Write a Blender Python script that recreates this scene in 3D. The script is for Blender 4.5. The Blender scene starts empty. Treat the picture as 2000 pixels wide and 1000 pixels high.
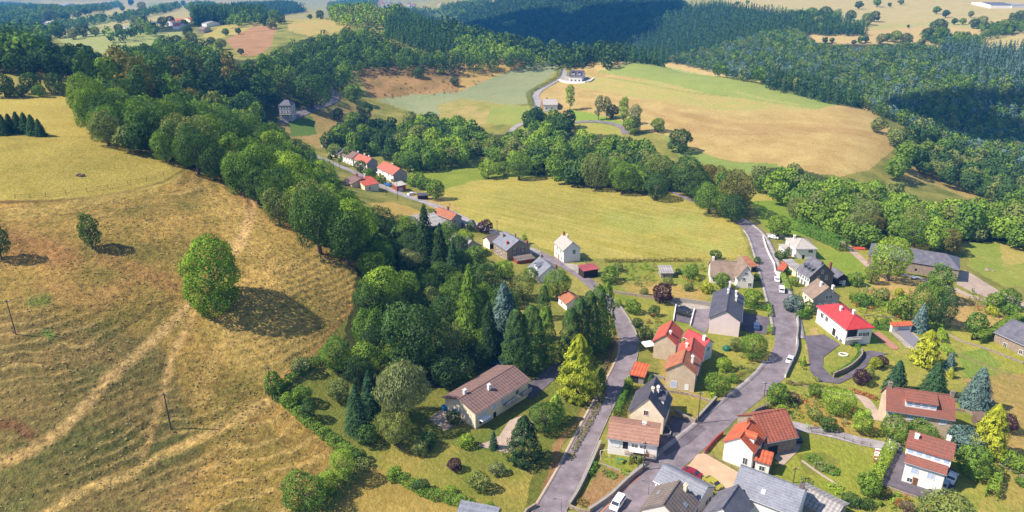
import bpy, math, random
import numpy as np
from mathutils import Vector, Matrix
R = math.radians
scene = bpy.context.scene
COL = scene.collection
# ------------------------------------------------------------------ camera, sky, sun
PITCH, FPX, CH = 22.0, 1450.0, 107.0
cd = bpy.data.cameras.new('camera'); cam = bpy.data.objects.new('camera', cd); COL.objects.link(cam)
cam.location = (0, 0, CH); cam.rotation_euler = (R(90 - PITCH), 0, 0)
cd.sensor_width = 36; cd.lens = FPX / 2000 * 36; cd.clip_start = 1; cd.clip_end = 40000
scene.camera = cam
SUN_EL, SUN_AZ = 48.0, R(101)          # azimuth the light comes from, measured from +y towards -x
sdir = Vector((-math.sin(SUN_AZ) * math.cos(R(SUN_EL)), math.cos(SUN_AZ) * math.cos(R(SUN_EL)), math.sin(R(SUN_EL))))
w = bpy.data.worlds.new('World'); scene.world = w; w.use_nodes = True
nt = w.node_tree; bg = nt.nodes['Background']
sk = nt.nodes.new('ShaderNodeTexSky'); sk.sky_type = 'NISHITA'; sk.sun_disc = False
sk.sun_elevation = R(SUN_EL); sk.sun_rotation = -SUN_AZ; sk.altitude = 900; sk.air_density = 1.0; sk.dust_density = 1.0
nt.links.new(sk.outputs[0], bg.inputs[0]); bg.inputs[1].default_value = 0.118
sl = bpy.data.lights.new('sun', 'SUN'); sl.energy = 5.0; sl.angle = R(0.5); sl.color = (1.0, 0.90, 0.77)
so = bpy.data.objects.new('sun', sl); COL.objects.link(so)
so.rotation_euler = sdir.to_track_quat('Z', 'Y').to_euler(); so.location = (0, 0, 400)
scene.view_settings.view_transform = 'Standard'; scene.view_settings.look = 'None'
scene.view_settings.exposure = 0.88; scene.view_settings.gamma = 1.0

# ------------------------------------------------------------------ numbers
rng = np.random.default_rng(7); random.seed(7)
CP, SP = math.cos(R(PITCH)), math.sin(R(PITCH))
def ray(u, v):
    a = (u - 1000) / FPX; b = (500 - v) / FPX
    return np.array([a, CP + b * SP, -SP + b * CP])
def project(x, y, z):
    dz = z - CH
    d = y * CP - dz * SP
    up = y * SP + dz * CP
    d = np.where(d > 1e-3, d, 1e-3)
    return 1000 + FPX * x / d, 500 - FPX * up / d
def _hash(i, j, s):
    h = (i * 374761393 + j * 668265263 + s * 1442695041) & 0xffffffff
    h = ((h ^ (h >> 13)) * 1274126177) & 0xffffffff
    return ((h ^ (h >> 16)) & 0xffff) / 65535.0
def noise(x, y, s=0):
    x = np.asarray(x, float); y = np.asarray(y, float)
    i = np.floor(x).astype(np.int64); j = np.floor(y).astype(np.int64)
    fx = x - i; fy = y - j
    fx = fx * fx * (3 - 2 * fx); fy = fy * fy * (3 - 2 * fy)
    return (_hash(i, j, s) * (1 - fx) + _hash(i + 1, j, s) * fx) * (1 - fy) + (_hash(i, j + 1, s) * (1 - fx) + _hash(i + 1, j + 1, s) * fx) * fy
def fbm(x, y, s=0, o=4):
    t = 0; a = 0.5; n = 0
    for k in range(o):
        t = t + a * noise(x * 2 ** k, y * 2 ** k, s + k * 17); n += a; a *= 0.5
    return t / n
def inpoly(u, v, pts):
    r = np.zeros(np.shape(u), bool); n = len(pts)
    for k in range(n):
        x0, y0 = pts[k]; x1, y1 = pts[(k + 1) % n]
        if y0 == y1: continue
        r ^= ((y0 > v) != (y1 > v)) & (u < (x1 - x0) * (v - y0) / (y1 - y0) + x0)
    return r
def distline(u, v, pts):
    d = np.full(np.shape(u), 1e9)
    for (x0, y0), (x1, y1) in zip(pts[:-1], pts[1:]):
        dx, dy = x1 - x0, y1 - y0
        t = np.clip(((u - x0) * dx + (v - y0) * dy) / (dx * dx + dy * dy), 0, 1)
        d = np.minimum(d, np.hypot(u - x0 - t * dx, v - y0 - t * dy))
    return d
# ------------------------------------------------------------------ terrain: heights read off the landscape at points, joined smoothly
CTRL = [  # picture point on the ground, height in metres above the crossroads
 (0,1000,6),(250,1000,4),(0,850,15),(334,838,9),(0,700,23),(200,700,20),(0,560,31),(170,490,32),(400,600,21),(550,700,13),(0,470,36),(250,450,34),
 (0,390,40),(250,370,37),(370,315,36),(480,395,32),(600,600,18),(600,460,26),(695,510,22),(690,610,12),(0,265,46),(200,262,43),(0,195,45),(140,190,43),(0,125,50),(140,146,44),
 (480,1000,2),(560,880,5),(650,870,4),(530,760,9),(620,720,9),(660,1000,1),(800,960,1),(900,900,1),(950,850,0),(850,780,2),(1000,760,0),(760,700,5),(850,650,3),(780,560,5),(900,560,0),(1000,620,-1),(1000,560,-3),
 (1100,1000,0),(1160,850,0),(1240,700,-1),(1190,590,-3),(1100,520,-5),(1000,460,-7),(900,430,-8),(860,410,-8),(760,365,-11),(700,330,-11),(640,305,-10),(780,470,-2),
 (1250,1000,0),(1400,850,0),(1530,700,-1),(1540,620,-2),(1510,530,-4),(1470,440,-7),(1400,400,-8),(1300,365,-9),(1290,560,-4),(1300,620,-2),(1200,540,-5),
 (1500,1000,0),(1700,1000,0),(2000,1000,0),(1700,860,0),(1900,860,-1),(1650,750,-1),(1850,750,-2),(2000,750,-5),(1650,640,-3),(1800,640,-4),(1980,640,-7),(1700,560,-6),(1850,560,-7),(2000,560,-12),
 (1550,470,-7),(1700,480,-9),(1850,480,-11),(1990,480,-14),(1650,430,-14),(1800,430,-18),(1990,440,-18),(1480,395,-10),(1560,370,-17),(1700,380,-24),(1850,390,-27),(1990,400,-32),
 (1150,450,-7),(1300,430,-8),(1000,400,-8),(900,380,-10),(1150,350,-11),(950,330,-14),(860,320,-14),(800,270,-14),(900,290,-17),(1050,290,-18),(1200,310,-16),(1330,320,-15),(1350,370,-11),
 (1300,260,-8),(1500,300,-12),(1600,335,-14),(1700,325,-14),(1755,275,-13),(1400,200,-2),(1550,230,-6),(1290,122,2),(1200,118,3),(1450,152,0),(1560,175,-3),(1680,205,-7),(1250,170,0),
 (1130,118,1),(1130,150,-3),(1060,190,-6),(1000,150,-5),(1080,125,-1),(800,200,-12),(900,215,-12),(1000,240,-14),(1100,240,-10),(1200,245,-9),(850,160,0),(720,140,8),(850,115,9),(980,112,7),(960,175,-7),
 (700,210,-10),(720,250,-13),(560,235,-2),(600,200,4),(650,185,2),(560,160,18),(450,230,5),(350,230,24),
 (250,140,38),(400,150,26),(500,130,22),(480,85,20),(650,60,24),(560,45,24),(760,25,32),(860,60,20),(950,90,10),(1050,110,1),(600,100,19),(420,70,16),
 (1830,340,-30),(1920,385,-36),(1800,255,-27),(1950,300,-48),(1850,230,-43),(1990,250,-50),
]
DC = [  # column, distance, height: ground behind ridges and far away
 (120,600,18),(250,800,15),(350,900,16),(200,950,18),(60,800,12),(380,1150,18),(480,1050,24),(250,1300,-20),(420,1500,0),(0,1300,-40),
 (100,2100,-34),(350,2200,-30),(560,2300,-32),(0,3500,-110),(300,3600,-90),(600,3500,-95),(60,2800,-80),
 (820,1250,0),(650,1200,10),(900,1080,-10),(1000,1020,-30),(780,2300,-60),(900,2000,-75),(700,2600,-60),(850,3500,-90),
 (1100,960,-30),(1200,960,-35),(1290,880,-40),(1400,830,-42),(1500,790,-44),(1600,760,-46),(1720,700,-48),(1850,640,-52),
 (1000,1350,-70),(1100,1300,-75),(1200,1220,-68),(980,1900,-40),(1060,2200,5),(1200,1900,-5),(1350,1500,-6),(1150,1600,-52),
 (1300,1150,-34),(1400,1300,-18),(1480,1260,-5),(1400,1020,-30),(1500,1450,6),(1350,1750,6),(1300,2100,10),
 (1500,960,-30),(1600,900,-34),(1700,850,-36),(1620,1150,-2),(1700,1080,-10),(1850,1050,-12),(1990,960,-12),(1990,1100,2),(1800,1250,0),
 (1700,1500,8),(1900,1500,14),(1500,1800,14),(1800,2000,30),(1980,2000,36),(1850,800,-32),(1950,780,-30),(1900,700,-44),(2100,700,-48),
 (2100,450,-40),(2100,300,-14),(2100,200,-4),(-100,300,46),(-100,180,32),(-100,500,48),(2200,1200,10),(-200,1000,10),
 (1000,5000,-60),(300,6000,40),(1700,5000,60),(0,9000,150),(1000,9000,140),(2000,9000,160),(1000,80,0),(200,80,0),(1900,80,0),(1000,3000,-10),(1500,3000,30),
]
px_, py_, pz_ = [], [], []
for u_, v_, z_ in CTRL:
    d_ = ray(u_, v_); t_ = (z_ - CH) / d_[2]; px_.append(d_[0] * t_); py_.append(d_[1] * t_); pz_.append(z_)
for u_, y_, z_ in DC:
    px_.append(y_ * (u_ - 1000) / 1450 * 0.97); py_.append(y_); pz_.append(z_)
def qc(x, y):
    y = np.maximum(y, 20); return np.stack([np.asarray(x / y) * 1.15, np.log(y) * 1.0], -1)
PQ = qc(np.array(px_), np.array(py_)); PZ = np.array(pz_, float)
_c2 = 0.05 ** 2
def _phi(a, b):
    d2 = ((a[:, None, :] - b[None, :, :]) ** 2).sum(-1); return np.sqrt(d2 + _c2)
_A = _phi(PQ, PQ); _n = len(PZ)
_P = np.c_[np.ones(_n), PQ]
_M = np.block([[_A - 0.012 * np.eye(_n), _P], [_P.T, np.zeros((3, 3))]])
_W = np.linalg.solve(_M, np.r_[PZ, 0, 0, 0])
def rbf(x, y):
    q = qc(x.ravel(), y.ravel()); out = np.empty(len(q))
    for k in range(0, len(q), 40000):
        out[k:k + 40000] = _phi(q[k:k + 40000], PQ) @ _W[:_n] + _W[_n] + q[k:k + 40000] @ _W[_n + 1:]
    return out.reshape(x.shape)
# grid: columns by bearing, rows closer together nearby
NT, NR = 1150, 780
TT = np.concatenate([np.linspace(-1.6, -0.9, 50)[:-1], np.linspace(-0.9, 0.9, NT - 98), np.linspace(0.9, 1.6, 50)[1:]]); NT = len(TT)
aa = np.concatenate([np.linspace(70, 43, 30)[:-1], np.linspace(43, 1.8, NR - 49), np.linspace(1.8, 0.5, 21)[1:]]); NR = len(aa)
YY = 107.0 / np.tan(np.radians(aa))
# coarse evaluation then refine
tc = np.linspace(-1.6, 1.6, 260); lc = np.linspace(math.log(YY[0] * 0.98), math.log(YY[-1] * 1.02), 420)
gy = np.exp(lc)[:, None] * np.ones(len(tc)); gx = gy * tc[None, :]
GZ = rbf(gx, gy)
def bil(G, ci, ri):
    ci = np.clip(ci, 0, G.shape[1] - 1.001); ri = np.clip(ri, 0, G.shape[0] - 1.001)
    i = ci.astype(int); j = ri.astype(int); fx = ci - i; fy = ri - j
    return (G[j, i] * (1 - fx) + G[j, i + 1] * fx) * (1 - fy) + (G[j + 1, i] * (1 - fx) + G[j + 1, i + 1] * fx) * fy
def smooth_h(x, y):
    return bil(GZ, (x / y - tc[0]) / (tc[1] - tc[0]), (np.log(y) - lc[0]) / (lc[1] - lc[0]))
X = TT[None, :] * YY[:, None]; Y = np.repeat(YY[:, None], NT, 1)
Z = smooth_h(X, Y)
U, V = project(X, Y, Z)
HILL = [(-300,392),(0,392),(180,388),(330,360),(385,320),(475,335),(500,400),(600,470),(700,515),(690,600),(600,700),(530,765),(655,870),(600,960),(540,1100),(-300,1100)]
hm = inpoly(U, V, HILL).astype(float)
for _ in range(6):
    hm = (hm + np.roll(hm, 1, 0) + np.roll(hm, -1, 0) + np.roll(hm, 1, 1) + np.roll(hm, -1, 1)) / 5
# little cattle terraces that follow the contours of the left hillside
ph = Z / 1.15 + 2.2 * fbm(X / 14, Y / 14, 3)
saw = ph - np.floor(ph); saw = np.where(saw < 0.75, saw / 0.75, (1 - saw) / 0.25)
amp = np.clip((fbm(X / 26, Y / 26, 9) - 0.36) * 4, 0.1, 1)
Z = Z + hm * (0.55 * amp * (saw - 0.5) + 0.35 * (fbm(X / 4, Y / 4, 5) - 0.5) + 0.3 * (noise(X / 1.3, Y / 1.3, 8) - .5) * 0.4)
Z = Z + 1.2 * (fbm(X / 60, Y / 60, 21) - 0.5) * np.clip((Y - 260) / 300, 0, 1)
_lr = np.arange(NR)
def ground(x, y):
    x = np.asarray(x, float); y = np.maximum(np.asarray(y, float), YY[0] + .01)
    ri = np.interp(y, YY, _lr); ci = np.interp(x / y, TT, np.arange(NT))
    return bil(Z, ci, ri)
def cast(u, v, h=0.0):
    """point of the landscape (raised by h metres) that is seen at this picture point"""
    d = ray(u, v); ys = np.exp(np.linspace(math.log(60), math.log(9000), 900))
    t = ys / d[1]; g = ground(d[0] * t, ys) + h - (CH + d[2] * t)
    k = np.argmax(g > 0)
    if g[k] <= 0: k = len(ys) - 1
    lo, hi = ys[max(k - 1, 0)], ys[k]
    for _ in range(18):
        m = (lo + hi) / 2; tm = m / d[1]
        if ground(d[0] * tm, m) + h > CH + d[2] * tm: hi = m
        else: lo = m
    t = hi / d[1]
    return np.array([d[0] * t, hi, CH + d[2] * t - h])
def castplane(u, v, z):
    d = ray(u, v); t = (z - CH) / d[2]; return np.array([d[0] * t, d[1] * t, z])
def gz(x, y): return float(ground(x, y))
# ------------------------------------------------------------------ helpers: materials and meshes
def lin(c, k=1.0):
    return tuple(min(0.9, (((x / 255) / 12.92) if x / 255 <= 0.04045 else ((x / 255 + 0.055) / 1.055) ** 2.4) * k) for x in c)
EXPK = 0.6
def alb(r, g, b): return lin((r, g, b), EXPK)          # colour of the surface itself under the scene's sun
class NodeKit:
    def __init__(s, m): s.t = m.node_tree; s.n = s.t.nodes; s.l = s.t.links
    def add(s, typ, **kw):
        n = s.n.new('ShaderNode' + typ)
        for k, v in kw.items():
            if k.startswith('i_'): n.inputs[k[2:].replace('_', ' ')].default_value = v
            else: setattr(n, k, v)
        return n
    def link(s, a, b): s.l.new(a, b)
def mat(name, color=(0.5, 0.5, 0.5), rough=0.8, metallic=0.0, spec=0.3):
    m = bpy.data.materials.new(name); m.use_nodes = True; b = m.node_tree.nodes['Principled BSDF']
    b.inputs['Base Color'].default_value = (*color[:3], 1); b.inputs['Roughness'].default_value = rough
    b.inputs['Metallic'].default_value = metallic; b.inputs['Specular IOR Level'].default_value = spec
    return m
def mixcol(T, fac, a, b, blend='MIX'):
    n = T.add('Mix', data_type='RGBA', blend_type=blend)
    if isinstance(fac, (int, float)): n.inputs[0].default_value = fac
    else: T.link(fac, n.inputs[0])
    for s, x in ((6, a), (7, b)):
        if isinstance(x, tuple): n.inputs[s].default_value = (*x[:3], 1)
        else: T.link(x, n.inputs[s])
    return n.outputs[2]
def nz(T, scale, detail=3, rough=0.55, vec=None, dim='3D'):
    n = T.add('TexNoise'); n.inputs['Scale'].default_value = scale; n.inputs['Detail'].default_value = detail; n.inputs['Roughness'].default_value = rough
    if vec is not None: T.link(vec, n.inputs['Vector'])
    return n.outputs[0]
def remap(T, x, a, b, c=0.0, d=1.0):
    n = T.add('MapRange'); n.inputs[1].default_value = a; n.inputs[2].default_value = b; n.inputs[3].default_value = c; n.inputs[4].default_value = d
    T.link(x, n.inputs[0]); return n.outputs[0]
def mesh_np(name, V, F, mats=(), smooth=False, mi=None):
    """V (n,3) floats, F (m,k) ints with k constant"""
    V = np.asarray(V, np.float32); F = np.asarray(F, np.int32)
    me = bpy.data.meshes.new(name); m, k = F.shape
    me.vertices.add(len(V)); me.vertices.foreach_set('co', V.ravel())
    me.loops.add(m * k); me.loops.foreach_set('vertex_index', F.ravel())
    me.polygons.add(m); me.polygons.foreach_set('loop_start', np.arange(0, m * k, k, dtype=np.int32)); me.polygons.foreach_set('loop_total', np.full(m, k, np.int32))
    if smooth: me.polygons.foreach_set('use_smooth', np.ones(m, bool))
    if mi is not None: me.polygons.foreach_set('material_index', np.asarray(mi, np.int32))
    for x in mats: me.materials.append(x)
    me.update(calc_edges=True); return me
def link(name, me, parent=None, loc=None, kind=None):
    o = bpy.data.objects.new(name, me); COL.objects.link(o)
    if parent is not None: o.parent = parent
    if loc is not None: o.location = loc
    if kind: o['kind'] = kind
    return o
def tag(o, label, cat, group=None, kind=None):
    o['label'] = label; o['category'] = cat
    if group: o['group'] = group
    if kind: o['kind'] = kind
    return o
def empty(name, loc, rz=0.0):
    o = bpy.data.objects.new(name, None); COL.objects.link(o); o.location = loc; o.rotation_euler = (0, 0, rz); o.empty_display_size = 0.5
    return o
# ------------------------------------------------------------------ the land: one sheet, coloured field by field
U, V = project(X, Y, Z)
jit = 5.0 * np.clip(Y / 300, .6, 2) ** -1
Uj = U + (fbm(X / 5, Y / 5, 31) - .5) * jit * 2; Vj = V + (fbm(X / 5, Y / 5, 47) - .5) * jit
CA = np.zeros(X.shape + (3,), np.float32); CB = np.zeros_like(CA); MW = np.zeros(X.shape, np.float32)
def paint(a, b, pts, mow=0.0, sharp=False):
    m = inpoly(U if sharp else Uj, V if sharp else Vj, pts)
    CA[m] = alb(*a); CB[m] = alb(*b); MW[m] = mow
G_DEF = ((170,165,95), (120,130,62))
CA[:] = alb(*G_DEF[0]); CB[:] = alb(*G_DEF[1])
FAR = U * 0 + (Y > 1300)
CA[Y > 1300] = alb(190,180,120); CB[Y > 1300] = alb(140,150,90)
WOODS = [[(142,172),(240,195),(335,210),(440,208),(530,262),(590,290),(630,330),(680,385),(715,450),(700,512),(600,465),(500,395),(478,335),(385,312),(310,285),(220,262),(165,235)],[(700,500),(740,420),(800,440),(870,440),(930,500),(960,560),(1000,600),(1000,690),(900,705),(870,750),(800,800),(700,760),(650,720),(690,600)],[(780,262),(1200,262),(1310,318),(1300,352),(1200,342),(1060,318),(940,290),(830,310)],[(200,118),(330,78),(400,88),(430,108),(480,120),(525,108),(548,92),(600,75),(640,68),(800,100),(1040,112),(860,124),(690,134),(640,175),(540,240),(440,205),(335,205),(150,150)],[(1300,118),(1480,62),(1600,84),(1830,90),(2080,180),(2080,420),(1900,310),(1800,260),(1690,206),(1500,160),(1400,138)],[(860,40),(1310,-15),(1350,12),(1190,112),(1000,100)],[(1180,112),(1300,18),(1640,38),(1480,62),(1300,125)],[(1470,325),(1560,330),(1810,400),(2050,425),(2050,470),(1830,475),(1712,460),(1560,400)],[(745,35),(860,36),(1030,100),(820,95)],[(-80,0),(120,12),(60,90),(200,110),(195,128),(-80,112)]]
ALL = [
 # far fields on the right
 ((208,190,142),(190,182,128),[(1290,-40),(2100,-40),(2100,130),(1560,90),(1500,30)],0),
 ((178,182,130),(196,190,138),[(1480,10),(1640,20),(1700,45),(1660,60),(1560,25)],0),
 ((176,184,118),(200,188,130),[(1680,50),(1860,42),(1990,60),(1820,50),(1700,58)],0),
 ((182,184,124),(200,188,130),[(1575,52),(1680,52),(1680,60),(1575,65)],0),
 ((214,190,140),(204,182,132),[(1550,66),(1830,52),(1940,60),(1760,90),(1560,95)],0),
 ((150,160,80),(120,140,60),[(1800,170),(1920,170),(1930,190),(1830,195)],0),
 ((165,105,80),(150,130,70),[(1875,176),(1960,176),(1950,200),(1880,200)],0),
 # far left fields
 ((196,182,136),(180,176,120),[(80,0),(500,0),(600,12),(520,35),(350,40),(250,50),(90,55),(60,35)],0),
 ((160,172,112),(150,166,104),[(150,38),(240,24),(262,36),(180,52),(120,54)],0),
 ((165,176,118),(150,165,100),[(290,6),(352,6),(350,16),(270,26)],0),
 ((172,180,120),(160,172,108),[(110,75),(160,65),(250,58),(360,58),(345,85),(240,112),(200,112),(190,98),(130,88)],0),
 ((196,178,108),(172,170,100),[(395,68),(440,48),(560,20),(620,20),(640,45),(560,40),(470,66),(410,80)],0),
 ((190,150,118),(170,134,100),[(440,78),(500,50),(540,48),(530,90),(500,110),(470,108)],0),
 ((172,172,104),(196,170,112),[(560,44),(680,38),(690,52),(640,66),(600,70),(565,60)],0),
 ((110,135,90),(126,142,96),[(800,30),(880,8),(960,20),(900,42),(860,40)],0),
 # left plateau beyond
 ((178,166,98),(150,150,80),[(-200,115),(0,117),(145,146),(145,192),(-200,192)],0.1),
 ((196,182,98),(184,168,86),[(-200,192),(140,189),(175,240),(235,266),(280,269),(0,263),(-200,263)],0.2),
 ((186,172,92),(160,150,74),[(-200,262),(0,262),(280,267),(374,318),(330,360),(180,388),(0,392),(-200,392)],0.15),
 ((184,154,90),(126,118,62),[(-300,392),(0,392),(180,388),(330,360),(385,320),(475,335),(500,400),(700,515),(690,600),(560,700),(530,770),(655,870),(560,1100),(-300,1100)],0.0),
 ((200,170,104),(152,138,76),[(420,330),(475,335),(500,400),(600,470),(700,515),(690,600),(600,700),(530,765),(450,720),(380,610),(450,560),(440,460),(380,400)],0.0),
 ((150,128,84),(108,110,64),[(-300,600),(60,610),(300,660),(330,700),(400,900),(300,1100),(-300,1100)],0.0),  # lower left hillside, darkened in colour for thin cloud shade
 # brown slope and pale lake-green field
 ((182,148,104),(140,118,76),[(686,128),(760,120),(860,112),(1000,108),(1048,120),(985,142),(895,184),(760,192),(725,192)],0.1),
 ((206,176,112),(186,160,100),[(900,130),(1048,118),(985,144),(895,182),(900,160)],0.1),
 ((150,164,128),(162,170,136),[(732,194),(820,184),(895,180),(985,142),(1050,119),(1088,120),(1092,136),(1036,178),(1030,202),(990,206),(960,222),(820,225)],0.0),
 ((190,172,118),(150,156,84),[(855,205),(900,192),(1000,205),(1055,210),(1020,245),(860,240)],0.1),
 ((150,168,88),(165,172,96),[(960,205),(1050,208),(1010,245),(950,240)],0.0),
 ((186,160,112),(150,140,80),[(545,240),(700,200),(735,235),(700,290),(560,290)],0.0),
 ((98,130,60),(112,140,64),[(560,235),(610,225),(620,262),(570,268)],0.0),
 ((150,100,80),(170,120,90),[(480,160),(560,155),(550,200),(490,200)],0.0),
 ((110,134,66),(126,148,72),[(690,250),(800,250),(800,300),(700,310)],0.0),
 # big field on the hill
 ((206,184,128),(184,158,104),[(1040,192),(1060,175),(1110,152),(1130,112),(1200,110),(1300,118),(1440,145),(1520,165),(1690,203),(1765,275),(1700,330),(1640,345),(1400,310),(1300,265),(1200,245),(1100,230)],0.35),
 ((180,182,110),(196,180,118),[(1130,150),(1500,168),(1660,203),(1560,215),(1400,215),(1240,190),(1130,170)],0.2),
 ((152,172,96),(164,178,104),[(1165,140),(1200,128),(1235,117),(1285,124),(1340,140),(1440,152),(1520,166),(1652,200),(1595,214),(1480,198),(1380,182),(1280,158)],0.1),
 ((214,192,138),(200,178,124),[(1125,110),(1235,116),(1200,130),(1180,136),(1128,132)],0.2),
 ((214,192,138),(206,184,130),[(1280,119),(1380,140),(1440,150),(1380,148),(1300,130)],0.1),
 ((150,172,96),(140,160,80),[(1290,258),(1345,290),(1420,315),(1520,320),(1520,345),(1380,330),(1330,310)],0.0),
 ((164,170,88),(180,172,96),[(1085,235),(1120,225),(1215,235),(1225,262),(1090,265)],0.0),
 ((140,170,70),(150,176,80),[(1110,212),(1150,220),(1230,240),(1210,246),(1120,236)],0.0),
 # central meadow
 ((150,166,70),(132,152,58),[(800,330),(940,288),(990,300),(1060,330),(1080,352),(930,372),(870,372)],0.1),
 ((186,176,88),(158,158,72),[(862,372),(930,352),(1000,347),(1200,343),(1290,365),(1380,403),(1442,440),(1466,503),(1380,508),(1180,507),(1100,500),(1010,462),(930,435),(880,408)],0.75),
 ((205,178,116),(186,166,98),[(795,380),(850,372),(900,408),(870,416),(840,405)],0.0),
 # right small fields
 ((196,172,112),(176,166,96),[(1730,330),(1790,325),(1850,345),(1925,384),(1900,392),(1820,360),(1760,350)],0.0),
 ((196,184,104),(168,176,84),[(1462,372),(1510,368),(1530,395),(1600,440),(1640,470),(1590,465),(1500,440),(1465,405)],0.1),
 ((134,166,62),(150,172,72),[(1460,392),(1520,392),(1600,440),(1680,455),(1700,470),(1620,472),(1500,450)],0.0),
 ((196,172,110),(184,160,98),[(1700,390),(1740,410),(1800,440),(1830,470),(1780,470),(1720,430)],0.0),
 ((196,182,110),(180,172,92),[(1890,470),(1960,440),(2100,430),(2100,540),(1990,540),(1900,510)],0.1),
 ((148,168,76),(170,174,88),[(1890,468),(1950,470),(1960,520),(2100,500),(2100,560),(1960,560),(1890,520)],0.0),
 ((206,182,112),(190,166,96),[(722,398),(760,394),(800,404),(866,434),(830,444),(790,432),(735,420)],0.0),
 # village ground
 ((172,168,88),(132,150,62),[(1185,512),(1465,507),(1500,600),(1490,690),(1370,800),(1300,700),(1250,640),(1200,585)],0.0),
 ((196,168,110),(150,152,74),[(1196,545),(1380,560),(1385,600),(1240,580)],0.0),
 ((110,128,60),(138,140,70),[(530,770),(640,730),(760,690),(1000,650),(1100,700),(1190,640),(1100,800),(1050,1020),(900,1010),(720,890),(655,868)],0.0),
 ((180,160,92),(156,138,74),[(655,985),(700,930),(730,900),(800,940),(880,975),(920,1020),(640,1030)],0.1),
 ((128,140,64),(170,158,86),[(700,880),(800,860),(950,880),(1050,850),(1040,1010),(930,1010),(800,940),(720,905)],0.0),
 ((120,130,60),(110,118,56),[(1050,880),(1120,760),(1190,640),(1200,680),(1120,840),(1060,960),(1040,1010),(1020,1010)],0.0),
 ((170,138,104),(150,120,84),[(1155,780),(1180,760),(1200,640),(1208,660),(1185,740),(1110,850),(1060,985),(1045,1000),(1085,870)],0.0),
 ((178,172,94),(136,154,64),[(1500,590),(1560,470),(1700,480),(1900,560),(2100,620),(2100,1050),(1600,1050),(1500,800)],0.0),
 ((140,166,66),(160,172,76),[(1590,480),(1680,500),(1700,560),(1640,560),(1610,520)],0.0),
 ((210,180,124),(196,168,112),[(1700,530),(1860,560),(1900,580),(1990,640),(1860,640),(1700,570)],0.0),
 ((180,178,84),(160,168,70),[(1665,600),(1710,590),(1770,620),(1740,640),(1690,625)],0.0),
 ((184,182,88),(170,174,78),[(1855,640),(1990,690),(2080,720),(2080,760),(1900,700)],0.0),
 ((134,162,72),(152,168,80),[(1865,690),(1920,680),(1960,710),(1940,735),(1890,745)],0.0),
 ((190,164,104),(160,150,84),[(1880,740),(2100,720),(2100,900),(1990,900),(1950,850)],0.1),
 ((150,160,72),(186,166,100),[(1930,910),(2100,900),(2100,1050),(1900,1050)],0.0),
 ((160,166,72),(140,156,62),[(1530,850),(1650,870),(1740,900),(1700,960),(1640,1000),(1560,960),(1520,930)],0.15),
 ((124,140,60),(170,150,90),[(1555,885),(1610,885),(1640,900),(1630,930),(1570,930)],0.0),
 ((190,162,100),(150,152,66),[(1540,770),(1640,790),(1720,830),(1700,860),(1560,825),(1500,790)],0.0),
 ((188,158,98),(150,146,70),[(1290,700),(1340,720),(1360,820),(1290,830)],0.0),
 ((150,156,70),(176,160,90),[(1302,755),(1380,770),(1392,790),(1358,822),(1322,808)],0.0),
 ((140,156,66),(160,158,76),[(1180,872),(1240,882),(1240,912),(1228,926),(1172,905)],0.0),
 ((172,138,104),(150,118,86),[(1175,912),(1228,926),(1160,990),(1125,985)],0.3),
 ((214,182,150),(204,172,140),[(1370,888),(1378,886),(1448,930),(1428,960),(1350,925)],0.0),
 # gravel, bare earth
 ((206,192,170),(190,172,150),[(935,870),(985,850),(1000,820),(1040,830),(1010,870),(985,884)],0.0),
 ((210,184,150),(190,160,124),[(838,818),(870,795),(900,815),(880,835),(860,840)],0.0),
 ((190,150,112),(170,130,96),[(840,720),(900,705),(950,712),(900,735)],0.0),
 ((205,182,130),(180,166,104),[(1580,640),(1596,640),(1592,690),(1570,680)],0.0),
]
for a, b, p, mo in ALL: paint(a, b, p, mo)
for _ in range(30):          # the dry hillside has no hard edges between its grasses and the painted shade
    for A_ in (CA, CB):
        B_ = (A_ + np.roll(A_, 1, 0) + np.roll(A_, -1, 0) + np.roll(A_, 1, 1) + np.roll(A_, -1, 1)) / 5
        A_[:] = np.where(hm[..., None] > .95, B_, A_)
for wp_ in WOODS: paint((92,100,58),(74,86,48), wp_)
riser = (np.clip(1 - np.abs((ph - np.floor(ph)) - .86) / .13, 0, 1) * amp * hm)[..., None] * (.35 + .65 * fbm(X / 6, Y / 6, 91))[..., None]
tread = (np.clip(1 - np.abs((ph - np.floor(ph)) - .62) / .14, 0, 1) * amp * hm)[..., None] * .6   # bare trodden edge of each cattle terrace
for A_ in (CA, CB): A_[:] = A_ * (1 - riser * .75) + np.array(alb(112, 84, 54), np.float32) * riser * .75; A_[:] = A_ * (1 - tread) + np.array(alb(216, 186, 124), np.float32) * tread
def trail(pts, wid, a, b, k=1.0):
    d = distline(U, V, pts) / (wid * (0.6 + 0.8 * fbm(X / 7, Y / 7, 63)))
    m = np.clip(1.3 - d, 0, 1)[..., None] * k * (0.5 + 0.9 * fbm(X / 3, Y / 3, 77)[..., None]).clip(0, 1)
    CA[:] = CA * (1 - m) + np.array(alb(*a), np.float32) * m; CB[:] = CB * (1 - m) + np.array(alb(*b), np.float32) * m
S1, S2 = (204,176,116), (188,158,100)
trail([(492,395),(488,430),(470,470),(450,495)], 12, (226,194,140), (212,178,124), 1.2)
trail([(372,592),(330,635),(270,690),(215,735),(170,790),(120,840),(60,880),(0,905)], 12, (206,178,124), (190,162,110), 1.3)
trail([(385,600),(360,650),(335,700),(325,745),(300,830),(280,890)], 9, (206,172,118), (186,158,104), 1.1)
trail([(520,785),(450,825),(390,855),(320,885),(250,930),(180,950),(110,990),(80,1010)], 10, (208,180,120), (190,164,106), 1.3)
trail([(470,640),(420,700),(390,770)], 16, (196,166,108), (184,160,100), .5)
trail([(240,268),(300,300),(350,318)], 5, (212,190,134), (200,184,124), .8)
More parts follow.
